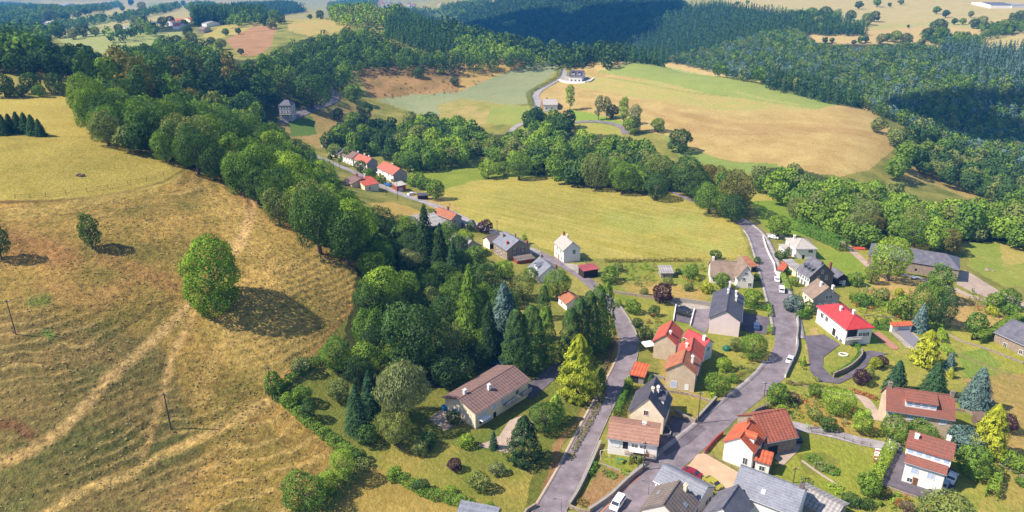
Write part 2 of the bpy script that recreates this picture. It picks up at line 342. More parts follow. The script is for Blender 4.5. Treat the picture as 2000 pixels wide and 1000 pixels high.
trail([(0,395),(90,393),(180,386),(250,374),(320,355),(370,325)], 3, (120,96,60), (108,104,58), .9)
trail([(0,470),(60,480),(130,500)], 34, (188,134,98), (140,100,70), .6)
trail([(100,560),(180,590),(240,560)], 30, (194,148,104), (160,124,82), .4)
trail([(0,830),(30,830),(60,850)], 14, (150,104,76), (110,80,60), .8)
trail([(470,340),(476,380),(488,400)], 9, (190,140,100), (150,120,80), .7)
trail([(520,380),(560,440),(640,500),(700,520)], 5, (180,132,92), (150,112,72), .6)
trail([(540,790),(470,850),(380,930),(300,1000)], 10, (180,146,94), (150,124,74), .5)
trail([(200,500),(300,540),(340,560)], 20, (196,146,104), (150,110,74), .5)
trail([(240,640),(300,600),(340,580)], 5, (90,80,50), (80,76,46), .6)
trail([(1190,425),(1240,440),(1300,438),(1360,430)], 20, (166,180,92), (150,166,80), .7)
trail([(1010,405),(1080,412),(1130,405)], 14, (172,160,84), (160,150,78), .6)
trail([(1340,470),(1400,490),(1440,470)], 14, (170,182,90), (156,170,80), .6)
trail([(1330,250),(1450,262),(1600,250),(1700,262)], 8, (180,142,104), (174,138,98), .5)
trail([(1250,205),(1400,222),(1560,215)], 6, (208,192,134), (196,178,120), .5)
trail([(1180,190),(1260,215),(1330,245)], 5, (186,150,106), (180,144,100), .5)
trail([(20,420),(140,400),(300,370)], 12, (200,180,110), (190,166,98), .5)
trail([(90,585),(60,590)], 12, (110,146,70), (100,136,60), .6)
trail([(92,650),(100,655)], 10, (90,146,60), (90,136,60), .7)
trail([(690,595),(655,640),(610,690),(540,745)], 4, (196,150,100), (170,130,86), .8)
trail([(1290,362),(1340,386),(1400,410),(1440,432)], 3, (200,152,108), (180,140,96), .8)
trail([(1235,118),(1200,132),(1180,138)], 1.5, (206,190,150), (206,190,150), .8)
trail([(1150,145),(1250,162),(1340,180),(1420,188)], 1.2, (120,150,80), (120,150,80), .7)
trail([(1440,180),(1500,195),(1560,205)], 2, (214,196,140), (206,186,130), .5)
trail([(1300,215),(1400,240),(1500,250)], 7, (176,138,96), (170,134,92), .5)
trail([(1380,270),(1410,262),(1500,262)], 1.2, (170,140,96), (170,134,92), .6)
trail([(1860,120),(1880,135)], 2, (214,190,140), (214,190,140), .6)
trail([(1870,690),(1920,712),(1990,740)], 2.5, (170,150,120), (160,140,110), .6)
CA *= np.array([1.05, .99, .80], np.float32); CB *= np.array([1.05, .99, .80], np.float32)
me = mesh_np('ground', np.stack([X, Y, Z], -1).reshape(-1, 3),
             (lambda i: np.stack([i[:-1, :-1], i[:-1, 1:], i[1:, 1:], i[1:, :-1]], -1).reshape(-1, 4))(np.arange(NR * len(TT)).reshape(NR, len(TT))), smooth=True)
one = np.ones(X.shape + (1,), np.float32)
for nm, arr in (('ca', np.concatenate([CA, one], -1)), ('cb', np.concatenate([CB, one], -1)), ('mw', np.concatenate([MW[..., None], hm[..., None].astype(np.float32), MW[..., None] * 0, one], -1))):
    at = me.color_attributes.new(nm, 'FLOAT_COLOR', 'POINT'); at.data.foreach_set('color', arr.astype(np.float32).ravel())
gm = mat('grassland', rough=0.95, spec=0.1); me.materials.append(gm)
T = NodeKit(gm)
geo = T.add('NewGeometry'); pos = geo.outputs['Position']
ca = T.add('Attribute', attribute_name='ca').outputs['Color']; cb = T.add('Attribute', attribute_name='cb').outputs['Color']
sm_ = T.add('SeparateColor'); T.link(T.add('Attribute', attribute_name='mw').outputs['Color'], sm_.inputs[0]); mw = sm_.outputs[0]; hl_ = sm_.outputs[1]
n1 = remap(T, nz(T, 0.06, 5, 0.62, pos), 0.36, 0.64)
c = mixcol(T, n1, ca, cb)
m0 = T.add('Mapping'); m0.inputs['Rotation'].default_value = (0, 0, R(128)); T.link(pos, m0.inputs[0]); mp = T.add('Mapping'); mp.inputs['Scale'].default_value = (0.4, 0.02, 0.4); T.link(m0.outputs[0], mp.inputs[0])
st = remap(T, nz(T, 0.9, 3, 0.6, mp.outputs[0]), 0.35, 0.65)
k = T.add('Math', operation='MULTIPLY'); T.link(st, k.inputs[0]); T.link(mw, k.inputs[1])
k2 = T.add('Math', operation='MULTIPLY'); T.link(k.outputs[0], k2.inputs[0]); k2.inputs[1].default_value = 0.5
c = mixcol(T, k2.outputs[0], c, mixcol(T, 0.6, ca, (0.46, 0.39, 0.16)))
def rough_mix(lo_smooth, lo_rough, hi_smooth, hi_rough, src):
    a = remap(T, hl_, 0, 1, lo_smooth, lo_rough); b = remap(T, hl_, 0, 1, hi_smooth, hi_rough); r_ = T.add('MapRange'); r_.inputs[1].default_value = .3; r_.inputs[2].default_value = .7
    T.link(src, r_.inputs[0]); T.link(a, r_.inputs[3]); T.link(b, r_.inputs[4]); return r_.outputs[0]
n2 = rough_mix(.78, .5, 1.2, 1.45, nz(T, 0.7, 4, 0.7, pos))
n3 = rough_mix(.9, .72, 1.1, 1.28, nz(T, 3.2, 2, 0.6, pos))
vm = T.add('VectorMath', operation='SCALE'); T.link(c, vm.inputs[0]); T.link(n2, vm.inputs['Scale'])
vm2 = T.add('VectorMath', operation='SCALE'); T.link(vm.outputs[0], vm2.inputs[0]); T.link(n3, vm2.inputs['Scale'])
T.link(vm2.outputs[0], T.n['Principled BSDF'].inputs['Base Color'])
bp = T.add('Bump'); bp.inputs['Strength'].default_value = 0.8; bp.inputs['Distance'].default_value = 0.7
T.link(nz(T, 1.1, 4, 0.7, pos), bp.inputs['Height']); T.link(bp.outputs[0], T.n['Principled BSDF'].inputs['Normal'])
go = link('ground', me, kind='structure')
# a wide plain under and behind everything, out to the horizon on the other sides
bm_v = [(-16000, -9000, -120), (16000, -9000, -120), (16000, 26000, -160), (-16000, 26000, -160)]
link('ground', mesh_np('plain', bm_v, [[0, 1, 2, 3]], [mat('far grassland', alb(150, 150, 90), 0.95)]), kind='structure')
# ------------------------------------------------------------------ roads and paved ground
def road_mat(name, col, var=0.32, tint=(0.5, 0.45, 0.4)):
    m = mat(name, col, 0.9, spec=0.2); T = NodeKit(m); pos = T.add('NewGeometry').outputs['Position']
    a = remap(T, nz(T, 0.25, 5, 0.65, pos), 0.3, 0.7, 1 - var, 1 + var)
    b = remap(T, nz(T, 6, 3, 0.6, pos), 0.3, 0.7, 0.88, 1.12)
    s = T.add('VectorMath', operation='SCALE'); s.inputs[0].default_value = col; T.link(a, s.inputs['Scale'])
    s2 = T.add('VectorMath', operation='SCALE'); T.link(s.outputs[0], s2.inputs[0]); T.link(b, s2.inputs['Scale'])
    c = mixcol(T, remap(T, nz(T, 0.5, 5, 0.75, pos), 0.54, 0.7, 0, 0.45), s2.outputs[0], tuple(min(1, x * 1.5) for x in col))
    T.link(c, T.n['Principled BSDF'].inputs['Base Color']); return m
M = {}
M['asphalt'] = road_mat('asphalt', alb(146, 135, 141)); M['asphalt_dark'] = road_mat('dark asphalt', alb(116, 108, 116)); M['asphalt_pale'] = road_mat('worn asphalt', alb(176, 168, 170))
M['gravel'] = road_mat('gravel', alb(200, 178, 160), 0.15); M['pink_gravel'] = road_mat('pink gravel', alb(218, 184, 152), 0.1); M['kerbstone'] = road_mat('kerbstone', alb(186, 176, 164)); M['pink_paving'] = road_mat('pink paving', alb(196, 140, 120), .1)
def resample(P, step):
    P = np.asarray(P, float); out = [P[0]]
    # Catmull-Rom through the points
    Q = np.vstack([2 * P[0] - P[1], P, 2 * P[-1] - P[-2]])
    for i in range(1, len(Q) - 2):
        n = max(2, int(np.hypot(*(Q[i + 1] - Q[i])[:2]) / step))
        for s in np.linspace(0, 1, n + 1)[1:]:
            a, b, c, d = Q[i - 1], Q[i], Q[i + 1], Q[i + 2]
            out.append(0.5 * ((2 * b) + (c - a) * s + (2 * a - 5 * b + 4 * c - d) * s * s + (3 * b - a - 3 * c + d) * s ** 3))
    return np.array(out)
def offset_line(P, off):
    d = np.gradient(P, axis=0); n = np.stack([-d[:, 1], d[:, 0]], 1); n /= np.maximum(np.hypot(n[:, 0], n[:, 1]), 1e-6)[:, None]
    return P + n * (off[:, None] if isinstance(off, np.ndarray) else off)
def ribbon(name, pix, w0, material, lift=0.07, step=1.6, across=7, kind='structure', w1=None, world=False, smoothz=True):
    P = resample([cast(u, v)[:2] for u, v in pix] if not world else pix, step)
    ws = np.interp(np.linspace(0, 1, len(P)), np.linspace(0, 1, len(w0)), w0) if isinstance(w0, (list, tuple)) else np.full(len(P), w0)
    rows = []
    for s in np.linspace(-.5, .5, across):
        q = offset_line(P, ws * s); rows.append(np.c_[q, ground(q[:, 0], q[:, 1]) + lift])
    A = np.stack(rows, 1); n = len(P); i = np.arange(n * across).reshape(n, across)
    F = np.stack([i[:-1, :-1], i[1:, :-1], i[1:, 1:], i[:-1, 1:]], -1).reshape(-1, 4)[:, ::-1]
    o = link(name, mesh_np(name, A.reshape(-1, 3), F, [material], True), kind=kind)
    return P, ws, o
def patch(name, pix, material, lift=0.11, res=0.9, world=None):
    """a paved area: the polygon on the ground, filled with small faces that follow the land"""
    P = np.array([cast(u, v)[:2] for u, v in pix]) if world is None else np.array(world)
    import mathutils.geometry as mg
    Q = []
    for a, b in zip(P, np.roll(P, -1, 0)):
        n = max(1, int(np.hypot(*(b - a)) / 1.5)); Q += [a + (b - a) * t / n for t in range(n)]
    Q = np.array(Q); x0, y0 = Q.min(0); x1, y1 = Q.max(0)
    gx, gy = np.meshgrid(np.arange(x0, x1, res * 1.5), np.arange(y0, y1, res * 1.5)); gx = gx.ravel(); gy = gy.ravel()
    keep = inpoly(gx, gy, P) & (distline(gx, gy, list(map(tuple, P)) + [tuple(P[0])]) > 0.5)
    pts = [Vector(p) for p in Q] + [Vector((a, b)) for a, b in zip(gx[keep], gy[keep])]
    nb = len(Q); v, e, f, *_ = mg.delaunay_2d_cdt(pts, [(i, (i + 1) % nb) for i in range(nb)], [], 1, 1e-4)
    vv = np.array([[p.x, p.y] for p in v]); zz = ground(vv[:, 0], vv[:, 1]) + lift
    F = [list(t) for t in f]
    F = [t if (vv[t[1]][0] - vv[t[0]][0]) * (vv[t[2]][1] - vv[t[0]][1]) - (vv[t[1]][1] - vv[t[0]][1]) * (vv[t[2]][0] - vv[t[0]][0]) > 0 else t[::-1] for t in F]
    return link(name, mesh_np(name, np.c_[vv, zz], F, [material], True), kind='structure')
ROAD_W = ribbon('road', [(1068,1012),(1112,930),(1150,850),(1188,775),(1215,725),(1228,690),(1226,660),(1210,620),(1190,592),(1163,562),(1130,535),(1085,510),(1045,493)], [6.2,5.8,5.4,5.2,5.2,5.4,5,4.6,4.6,4.8,5,5], M['asphalt'])
ROAD_W2 = ribbon('road', [(1049,494),(1010,478),(975,458),(940,445),(900,425),(850,402),(800,385),(765,372),(735,358),(700,340),(665,325),(635,312),(600,298)], 5.2, M['asphalt_pale'], lift=0.10)
ROAD_E = ribbon('road', [(1165,1045),(1195,1014),(1228,982),(1275,932),(1312,900),(1350,868),(1392,832),(1430,798),(1474,763),(1508,732),(1528,700),(1538,670),(1534,630),(1524,590),(1510,545),(1494,500),(1478,462),(1456,440),(1420,418),(1380,402),(1340,387),(1300,368)], [6.8,6.6,6.4,6.2,6.4,6.8,7.2,7.4,7.6,7.6,7,6.8,6.4,5.8,4.6,3.6,3,2.8], M['asphalt'], lift=0.09, across=9)
ribbon('road', [(1010,268),(1000,256),(1018,243),(1052,236)], 5, M['asphalt_pale'], lift=.3)
ribbon('road', [(1090,243),(1130,239),(1165,238),(1195,242),(1215,250),(1222,262)], 5, M['asphalt'], lift=.3)
ribbon('road', [(1046,216),(1050,200),(1046,188),(1056,176),(1078,163),(1094,154),(1102,146),(1098,136)], 6, M['asphalt_pale'], lift=.35)
ribbon('road', [(548,240),(580,226),(620,210),(648,198),(656,188),(650,178),(640,168),(628,162)], 6, M['asphalt'], lift=.3)
ribbon('track', [(1700,520),(1760,535),(1850,560),(1905,582),(1990,600)], 4, M['gravel'], lift=.1)
# ------------------------------------------------------------------ foliage
def leaf_mat(name, col, col2=None, trans=0.22, forest=False):
    col2 = col2 or tuple(x * 0.8 for x in col)
    m = bpy.data.materials.new(name); m.use_nodes = True; T = NodeKit(m)
    T.n.remove(T.n['Principled BSDF']); out = T.n['Material Output']
    if forest: rnd = T.add('Attribute', attribute_name='tv').outputs['Fac']
    else: rnd = T.add('ObjectInfo').outputs['Random']
    pos = T.add('NewGeometry').outputs['Position']
    c = mixcol(T, rnd, col, col2)
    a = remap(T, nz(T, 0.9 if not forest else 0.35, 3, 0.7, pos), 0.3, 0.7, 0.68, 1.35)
    if not forest:                     # noise: lighter and darker clumps in the leaf colour
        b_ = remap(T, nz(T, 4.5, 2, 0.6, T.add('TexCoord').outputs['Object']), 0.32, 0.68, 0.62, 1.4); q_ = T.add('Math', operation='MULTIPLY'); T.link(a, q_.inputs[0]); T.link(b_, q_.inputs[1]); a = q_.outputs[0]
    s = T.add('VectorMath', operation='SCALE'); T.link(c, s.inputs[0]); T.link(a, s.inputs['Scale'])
    d = T.add('BsdfDiffuse'); t = T.add('BsdfTranslucent'); mx = T.add('MixShader'); mx.inputs[0].default_value = trans
    T.link(s.outputs[0], d.inputs[0])
    tc = T.add('VectorMath', operation='MULTIPLY'); T.link(s.outputs[0], tc.inputs[0]); tc.inputs[1].default_value = (1.25, 1.3, 0.5); T.link(tc.outputs[0], t.inputs[0])
    T.link(d.outputs[0], mx.inputs[1]); T.link(t.outputs[0], mx.inputs[2]); T.link(mx.outputs[0], out.inputs[0])
    return m
LEAF = {  # (colour, second colour) as surface colours
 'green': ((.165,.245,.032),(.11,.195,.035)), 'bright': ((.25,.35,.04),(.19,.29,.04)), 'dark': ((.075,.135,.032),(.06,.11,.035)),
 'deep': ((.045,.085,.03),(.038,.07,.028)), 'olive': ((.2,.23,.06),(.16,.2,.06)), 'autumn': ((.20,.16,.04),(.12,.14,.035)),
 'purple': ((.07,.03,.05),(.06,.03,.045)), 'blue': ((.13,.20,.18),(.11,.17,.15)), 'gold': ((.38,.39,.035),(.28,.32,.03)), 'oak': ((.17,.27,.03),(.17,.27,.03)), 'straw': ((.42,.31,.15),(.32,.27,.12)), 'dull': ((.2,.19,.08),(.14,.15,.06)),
 'fir': ((.06,.115,.045),(.045,.095,.045)), 'limefir': ((.14,.22,.03),(.12,.19,.03)), 'hedge': ((.10,.20,.03),(.08,.17,.03)), 'rust': ((.34,.14,.05),(.28,.14,.05)),
 'pale': ((.22,.25,.10),(.19,.22,.09)), 'brown': ((.17,.12,.08),(.15,.12,.08)),
}
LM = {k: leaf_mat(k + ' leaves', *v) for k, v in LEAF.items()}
BARK = mat('bark', (.11, .085, .06), 0.95)
def quads(P, N, s, r, elong=1.0, down=None):
    """leaf clumps: one small four-sided face per point, facing N, size s"""
    n = len(P); N = N / np.maximum(np.linalg.norm(N, axis=1), 1e-6)[:, None]
    A = r.normal(size=(n, 3)) if down is None else down + 0.25 * r.normal(size=(n, 3))
    A = A - (A * N).sum(1)[:, None] * N; A /= np.maximum(np.linalg.norm(A, axis=1), 1e-6)[:, None]
    B = np.cross(N, A); s = (s * r.uniform(.7, 1.35, n))[:, None]
    A = A * s * elong; B = B * s / elong ** .5 * .8
    bend = N * s * r.uniform(-.35, .35, n)[:, None]
    Vv = np.stack([P - A, P - B * 1.0 + bend, P + A, P + B + bend], 1).reshape(-1, 3)
    return Vv, np.arange(4 * n).reshape(n, 4)
def sph(n, r):
    v = r.normal(size=(n, 3)); return v / np.linalg.norm(v, axis=1)[:, None]
def crown_broad(r, n, leaf, asp, lobes=30, lo=0.14, spread=.74, weep=False, lr=(.15, .25), jit=(.66, 1.16)):
    """unit crown width 1, height asp"""
    c = np.array([0, 0, asp * (0.5 + lo / 2)]); rad = np.array([.5 * r.uniform(.82, 1.1), .5 * r.uniform(.82, 1.1), asp * (0.5 - lo / 2)])
    L = sph(lobes, r); L[:, 2] = np.abs(L[:, 2]) * np.where(r.random(lobes) < .72, 1, -1)
    R_ = r.uniform(*lr, lobes); LC = c + L * (rad - R_[:, None] * np.array([1, 1, min(1, asp)])) * r.uniform(*jit, lobes)[:, None]
    LC = np.vstack([LC, c]); R_ = np.r_[R_, .3]
    li = r.choice(len(R_), n * 3, p=R_ ** 2 / (R_ ** 2).sum()); d = sph(n * 3, r)
    P = LC[li] + d * (R_[li] * np.where(r.random(n * 3) < .12, r.uniform(1.05, 1.3, n * 3), r.uniform(.84, 1.08, n * 3)))[:, None] * np.array([1, 1, .9])
    D = np.linalg.norm(P[:, None, :] - LC[None], axis=2) / R_[None]; D[np.arange(len(P)), li] = 9
    P, d = P[(D.min(1) > .9)], d[(D.min(1) > .9)]
    P, d = P[:n], d[:n]
    N = d + .45 * r.normal(size=d.shape)
    if weep: return quads(P, N * [1, 1, .4], leaf, r, 1.9, np.array([0, 0, -1.0]))
    return quads(P, N, leaf, r)
def crown_cone(r, n, leaf, asp, tiers=15, lo=.04, p=1.0, lump=.3, droop=.35):
    z = 1 - (1 - r.random(n)) ** (.5 if p == 1 else .62)
    z = z * .985; a = r.uniform(0, 2 * math.pi, n)
    ph = z * tiers; f = ph - np.floor(ph)
    az = np.cos(a * 5 + np.floor(ph) * 2.4) * .5 + np.cos(a * 9 + np.floor(ph) * 4.1) * .5
    R_ = .5 * np.clip(1 - z, 0, 1) ** p * (1 - lump * f + lump * .45 * az) * r.uniform(.8, 1.06, n) + .006
    P = np.stack([R_ * np.cos(a), R_ * np.sin(a), asp * (lo + (1 - lo) * z) - droop * R_ * .6], 1)
    N = np.stack([np.cos(a), np.sin(a), np.full(n, .75)], 1) + .4 * r.normal(size=(n, 3))
    dn = np.stack([np.cos(a), np.sin(a), -np.full(n, .5)], 1)
    return quads(P, N, leaf, r, 1.5, dn)
def crown_column(r, n, leaf, asp, lo=.02, tip=.42, lump=.12):
    z = r.random(n); a = r.uniform(0, 2 * math.pi, n)
    prof = np.where(z < .16, .55 + .45 * (z / .16), np.clip((1 - z) / (1 - .16), 0, 1) ** tip)
    w = 1 + lump * (np.cos(a * 4 + z * 9) * .6 + np.cos(a * 9 - z * 17) * .5) + lump * .9 * np.cos(z * 34 + 2 * np.cos(a * 3))
    R_ = .46 * prof * w * r.uniform(.93, 1.05, n) + .01
    P = np.stack([R_ * np.cos(a), R_ * np.sin(a), asp * (lo + (1 - lo) * z)], 1)
    N = np.stack([np.cos(a), np.sin(a), .35 + .8 * z], 1) + .4 * r.normal(size=(n, 3))
    return quads(P, N, leaf, r, 1.3, np.array([0, 0, 1.0]))
def trunk_mesh(asp, top=.55, r0=.035, limbs=5, seed=0):
    r = random.Random(seed); V_, F_ = [], []
    def tube(p0, p1, a, b, n=6):
        p0, p1 = Vector(p0), Vector(p1); d = (p1 - p0).normalized(); x = d.orthogonal(); y = d.cross(x); k = len(V_)
        for p, rr in ((p0, a), (p1, b)):
            for i in range(n): V_.append(p + (x * math.cos(i * 6.2832 / n) + y * math.sin(i * 6.2832 / n)) * rr)
        for i in range(n): F_.append([k + i, k + (i + 1) % n, k + n + (i + 1) % n, k + n + i])
    tube((0, 0, -.08), (0, 0, asp * .22), r0 * 1.25, r0 * .8); tube((0, 0, asp * .22), (0, 0, asp * top), r0 * .8, r0 * .35)
    for i in range(limbs):
        a = i * 2.4 + r.random(); z = asp * (.18 + .3 * r.random())
        tube((0, 0, z), (math.cos(a) * .3, math.sin(a) * .3, z + asp * .25), r0 * .45, r0 * .15, 5)
    return np.array([list(v) for v in V_]), np.array(F_)
ASP = {'broad': 1.2, 'tall': 2.0, 'round': 1.0, 'weep': 1.25, 'fir': 2.1, 'column': 3.0, 'thuja': 1.75, 'bush': .85, 'spruce': 1.55, 'poplar': 2.1, 'oak': 1.22}
FR = {'broad': .57, 'tall': .56, 'round': .53, 'weep': .54, 'fir': .45, 'column': .5, 'thuja': .45, 'bush': .48, 'spruce': .45, 'poplar': .56, 'oak': .5}
def make_crown(kind, lod, s):
    r = np.random.default_rng(1000 * lod + 17 * s + sum(map(ord, kind))); a = ASP[kind]
    n = (8200, 2700, 460)[lod]; lf = (.0165, .028, .065)[lod]
    if kind == 'broad': return crown_broad(r, n, lf, a, (44, 30, 13)[lod], .03, lr=(.12, .26))
    if kind == 'tall': return crown_broad(r, n, lf * 1.15, a, (44, 30, 12)[lod], .04, lr=(.13, .28))
    if kind == 'oak': return crown_broad(r, int(n * 2.1), lf * .85, a, 80, -.1, lr=(.09, .2), jit=(.86, 1.08))
    if kind == 'poplar': return crown_broad(r, int(n * .7), lf * 1.1, a, (22, 18, 10)[lod], .16, lr=(.13, .24))
    if kind == 'round': return crown_broad(r, n, lf, a, (46, 30, 12)[lod], .03, lr=(.11, .24))
    if kind == 'weep': return crown_broad(r, int(n * 1.2), lf * .85, a, (26, 20, 10)[lod], .1, weep=True)
    if kind == 'fir': return crown_cone(r, n, lf * 1.2, a, (17, 13, 9)[lod], p=.72, lump=.5)
    if kind == 'spruce': return crown_cone(r, n, lf * 1.25, a, (11, 9, 7)[lod], p=.7, lump=.42)
    if kind == 'column': return crown_column(r, n, lf * 1.25, a)
    if kind == 'thuja': return crown_column(r, n, lf * 1.3, a, tip=.62, lump=.22)
    if kind == 'bush': return crown_broad(r, n // 2, lf * 1.35, a, (26, 18, 8)[lod], -.05, lr=(.15, .27))
_cm = {}
def crown_me(kind, lod, s):
    k = (kind, lod, s)
    if k not in _cm: _cm[k] = mesh_np('crown', *make_crown(kind, lod, s), [LM['green']])
    return _cm[k]
_tm = {}
def trunk_me(kind):
    if kind not in _tm:
        v, f = trunk_mesh(ASP[kind], .85 if kind in ('fir', 'column', 'thuja', 'spruce') else .6, .02 if kind in ('column', 'bush', 'poplar') else .032, 0 if kind in ('fir', 'column', 'thuja', 'spruce') else 6)
        _tm[kind] = mesh_np('trunk', v, f, [BARK], True)
    return _tm[kind]
NAMES = {'broad': 'broadleaf_tree', 'tall': 'broadleaf_tree', 'round': 'broadleaf_tree', 'weep': 'birch_tree', 'fir': 'fir_tree', 'column': 'cypress_tree', 'thuja': 'cypress_tree', 'bush': 'shrub', 'spruce': 'spruce_tree', 'poplar': 'poplar_tree', 'oak': 'broadleaf_tree'}
CATS = {'broad': 'tree', 'tall': 'tree', 'round': 'tree', 'weep': 'tree', 'fir': 'conifer', 'column': 'conifer', 'thuja': 'conifer', 'bush': 'shrub', 'spruce': 'conifer', 'poplar': 'tree', 'oak': 'tree'}
NTREE = 0
def tree_at(x, y, wm, hm_, kind, leaf, label, group=None, lod=None):
    """a tree standing at x, y: crown wm metres wide, hm_ metres high"""
    global NTREE; NTREE += 1
    d = math.hypot(x, y, CH - gz(x, y)); wp = wm * FPX / d
    if lod is None: lod = 0 if wp > 46 else 1 if wp > 15 else 2
    o = empty(NAMES[kind], (x, y, gz(x, y) - 0.1), random.uniform(0, 6.28)); tag(o, label, CATS[kind], group)
    o.scale = (wm, wm, hm_ / ASP[kind])
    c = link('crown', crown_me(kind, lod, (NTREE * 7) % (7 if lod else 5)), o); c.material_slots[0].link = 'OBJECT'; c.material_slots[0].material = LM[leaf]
    if kind != 'bush' and wp > 9: link('trunk', trunk_me(kind), o)
    return o
def solve(u, v, wpx, kind, asp):
    h = 6.0
    for _ in range(6):
        p = cast(u, v, h); d = math.hypot(p[0], p[1], CH - p[2] - h); wm = wpx * d / FPX * 1.0; h = FR[kind] * wm * asp
    return p, wm, wm * asp
def tree(u, v, wpx, kind, leaf, label, group=None, asp=None):
    asp = asp or ASP[kind]; p, wm, hm_ = solve(u, v, wpx, kind, asp)
    return tree_at(p[0], p[1], wm, hm_, kind, leaf, label, group)
def visible(x, y, h):
    z = ground(x, y) + h; ok = np.ones(len(x), bool)
    for s in np.linspace(.03, .985, 70):
        ok &= ground(x * s, np.maximum(y * s, 25)) < CH + (z - CH) * s + .5
    return ok
def scatter(poly, sp, hc, seed, y0=100, y1=6000):
    """points on the land, about sp metres apart, whose tree crowns (hc above ground) show inside the polygon"""
    r = np.random.default_rng(seed); us = [p[0] for p in poly]; vs = [p[1] for p in poly]
    c = [cast(u, min(v, 999), hc) for u, v in poly] + [cast((a[0]+b[0])/2, (a[1]+b[1])/2, hc) for a, b in zip(poly, poly[1:])]
    xs = [p[0] for p in c]; ys = [p[1] for p in c]
    x0, x1, yy0, yy1 = min(xs) - 40, max(xs) + 40, max(y0, min(ys) - 40), min(y1, max(ys) * 1.05 + 40)
    gx, gy = np.meshgrid(np.arange(x0, x1, sp), np.arange(yy0, yy1, sp * .87)); gx[1::2] += sp / 2
    gx = gx.ravel() + r.uniform(-.36, .36, gx.size) * sp; gy = gy.ravel() + r.uniform(-.36, .36, gy.size) * sp
    ok = (np.abs(gx / gy) < 1.55); gx, gy = gx[ok], gy[ok]
    u, v = project(gx, gy, ground(gx, gy) + hc); ok = inpoly(u, v, poly); gx, gy = gx[ok], gy[ok]
    ok = visible(gx, gy, hc * 1.7); return gx[ok], gy[ok]
AD = {'green': 'mid green', 'bright': 'bright green', 'dark': 'dark green', 'deep': 'very dark green', 'olive': 'olive green', 'autumn': 'brown tinged', 'fir': 'dark', 'limefir': 'light green', 'pale': 'pale green', 'brown': 'withered brown', 'gold': 'golden', 'blue': 'blue green'}
KN = {'broad': 'broadleaf tree', 'tall': 'tall broadleaf tree', 'round': 'round crowned tree', 'fir': 'conifer', 'bush': 'bush', 'weep': 'drooping birch', 'poplar': 'poplar', 'spruce': 'spruce', 'thuja': 'cypress', 'column': 'cypress'}
CAND = []
def wood(poly, sp, wr, kinds, leaves, where, group, seed, asp=1.0):
    x, y = scatter(poly, sp, wr[1] * .75, seed); r = random.Random(seed)
    for a, b in zip(x, y):
        k = r.choice(kinds); lf = r.choice(leaves); wm = r.uniform(*wr)
        CAND.append((wm / math.hypot(a, b, CH - gz(a, b)), a, b, wm, wm * ASP[k] * r.uniform(.85, 1.15) * asp, k, lf, '%s %s %s' % (AD[lf], KN[k], where), group))
    print('wood', where, len(x))
def plant_woods(nmax):
    """the nmax trees that show largest stand as trees of their own, the rest of these woods are one object"""
    CAND.sort(key=lambda t: -t[0])
    for c in CAND[:nmax]: tree_at(*c[1:])
    rest = CAND[nmax:]; Vs, mi, tv = [], [], []; names = sorted({c[6] for c in rest}); r = np.random.default_rng(3); tm = {}
    for _, x, y, wm, hm_, k, lf, *_r in rest:
        q = (k, r.integers(3))
        if q not in tm:
            rr = np.random.default_rng(int(q[1]) + 5); tm[q] = (crown_cone(rr, 700, .05, ASP[k], 9) if k in ('fir', 'spruce') else crown_broad(rr, 800, .052, ASP[k], 16, .06, lr=(.16, .27)))[0]
        t = tm[q]; a = r.uniform(0, 6.28); c, s = math.cos(a), math.sin(a)
        Vs.append(np.stack([(t[:, 0] * c - t[:, 1] * s) * wm + x, (t[:, 0] * s + t[:, 1] * c) * wm + y, t[:, 2] * hm_ / ASP[k] + gz(x, y) - .2], 1)); mi.append(np.full(len(t) // 4, names.index(lf))); tv.append(np.full(len(t), r.random()))
    Vv = np.concatenate(Vs); me = mesh_np('hedgerow_trees', Vv, np.arange(len(Vv)).reshape(-1, 4), [leaf_mat('hedgerow ' + n, *LEAF[n], forest=True) for n in names], mi=np.concatenate(mi))
    at = me.attributes.new('tv', 'FLOAT', 'POINT'); at.data.foreach_set('value', np.concatenate(tv).astype(np.float32))
    tag(link('hedgerow_trees', me), 'the smaller trees of the woods and hedgerows in the middle distance', 'woodland', kind='stuff'); print('rest', len(rest))
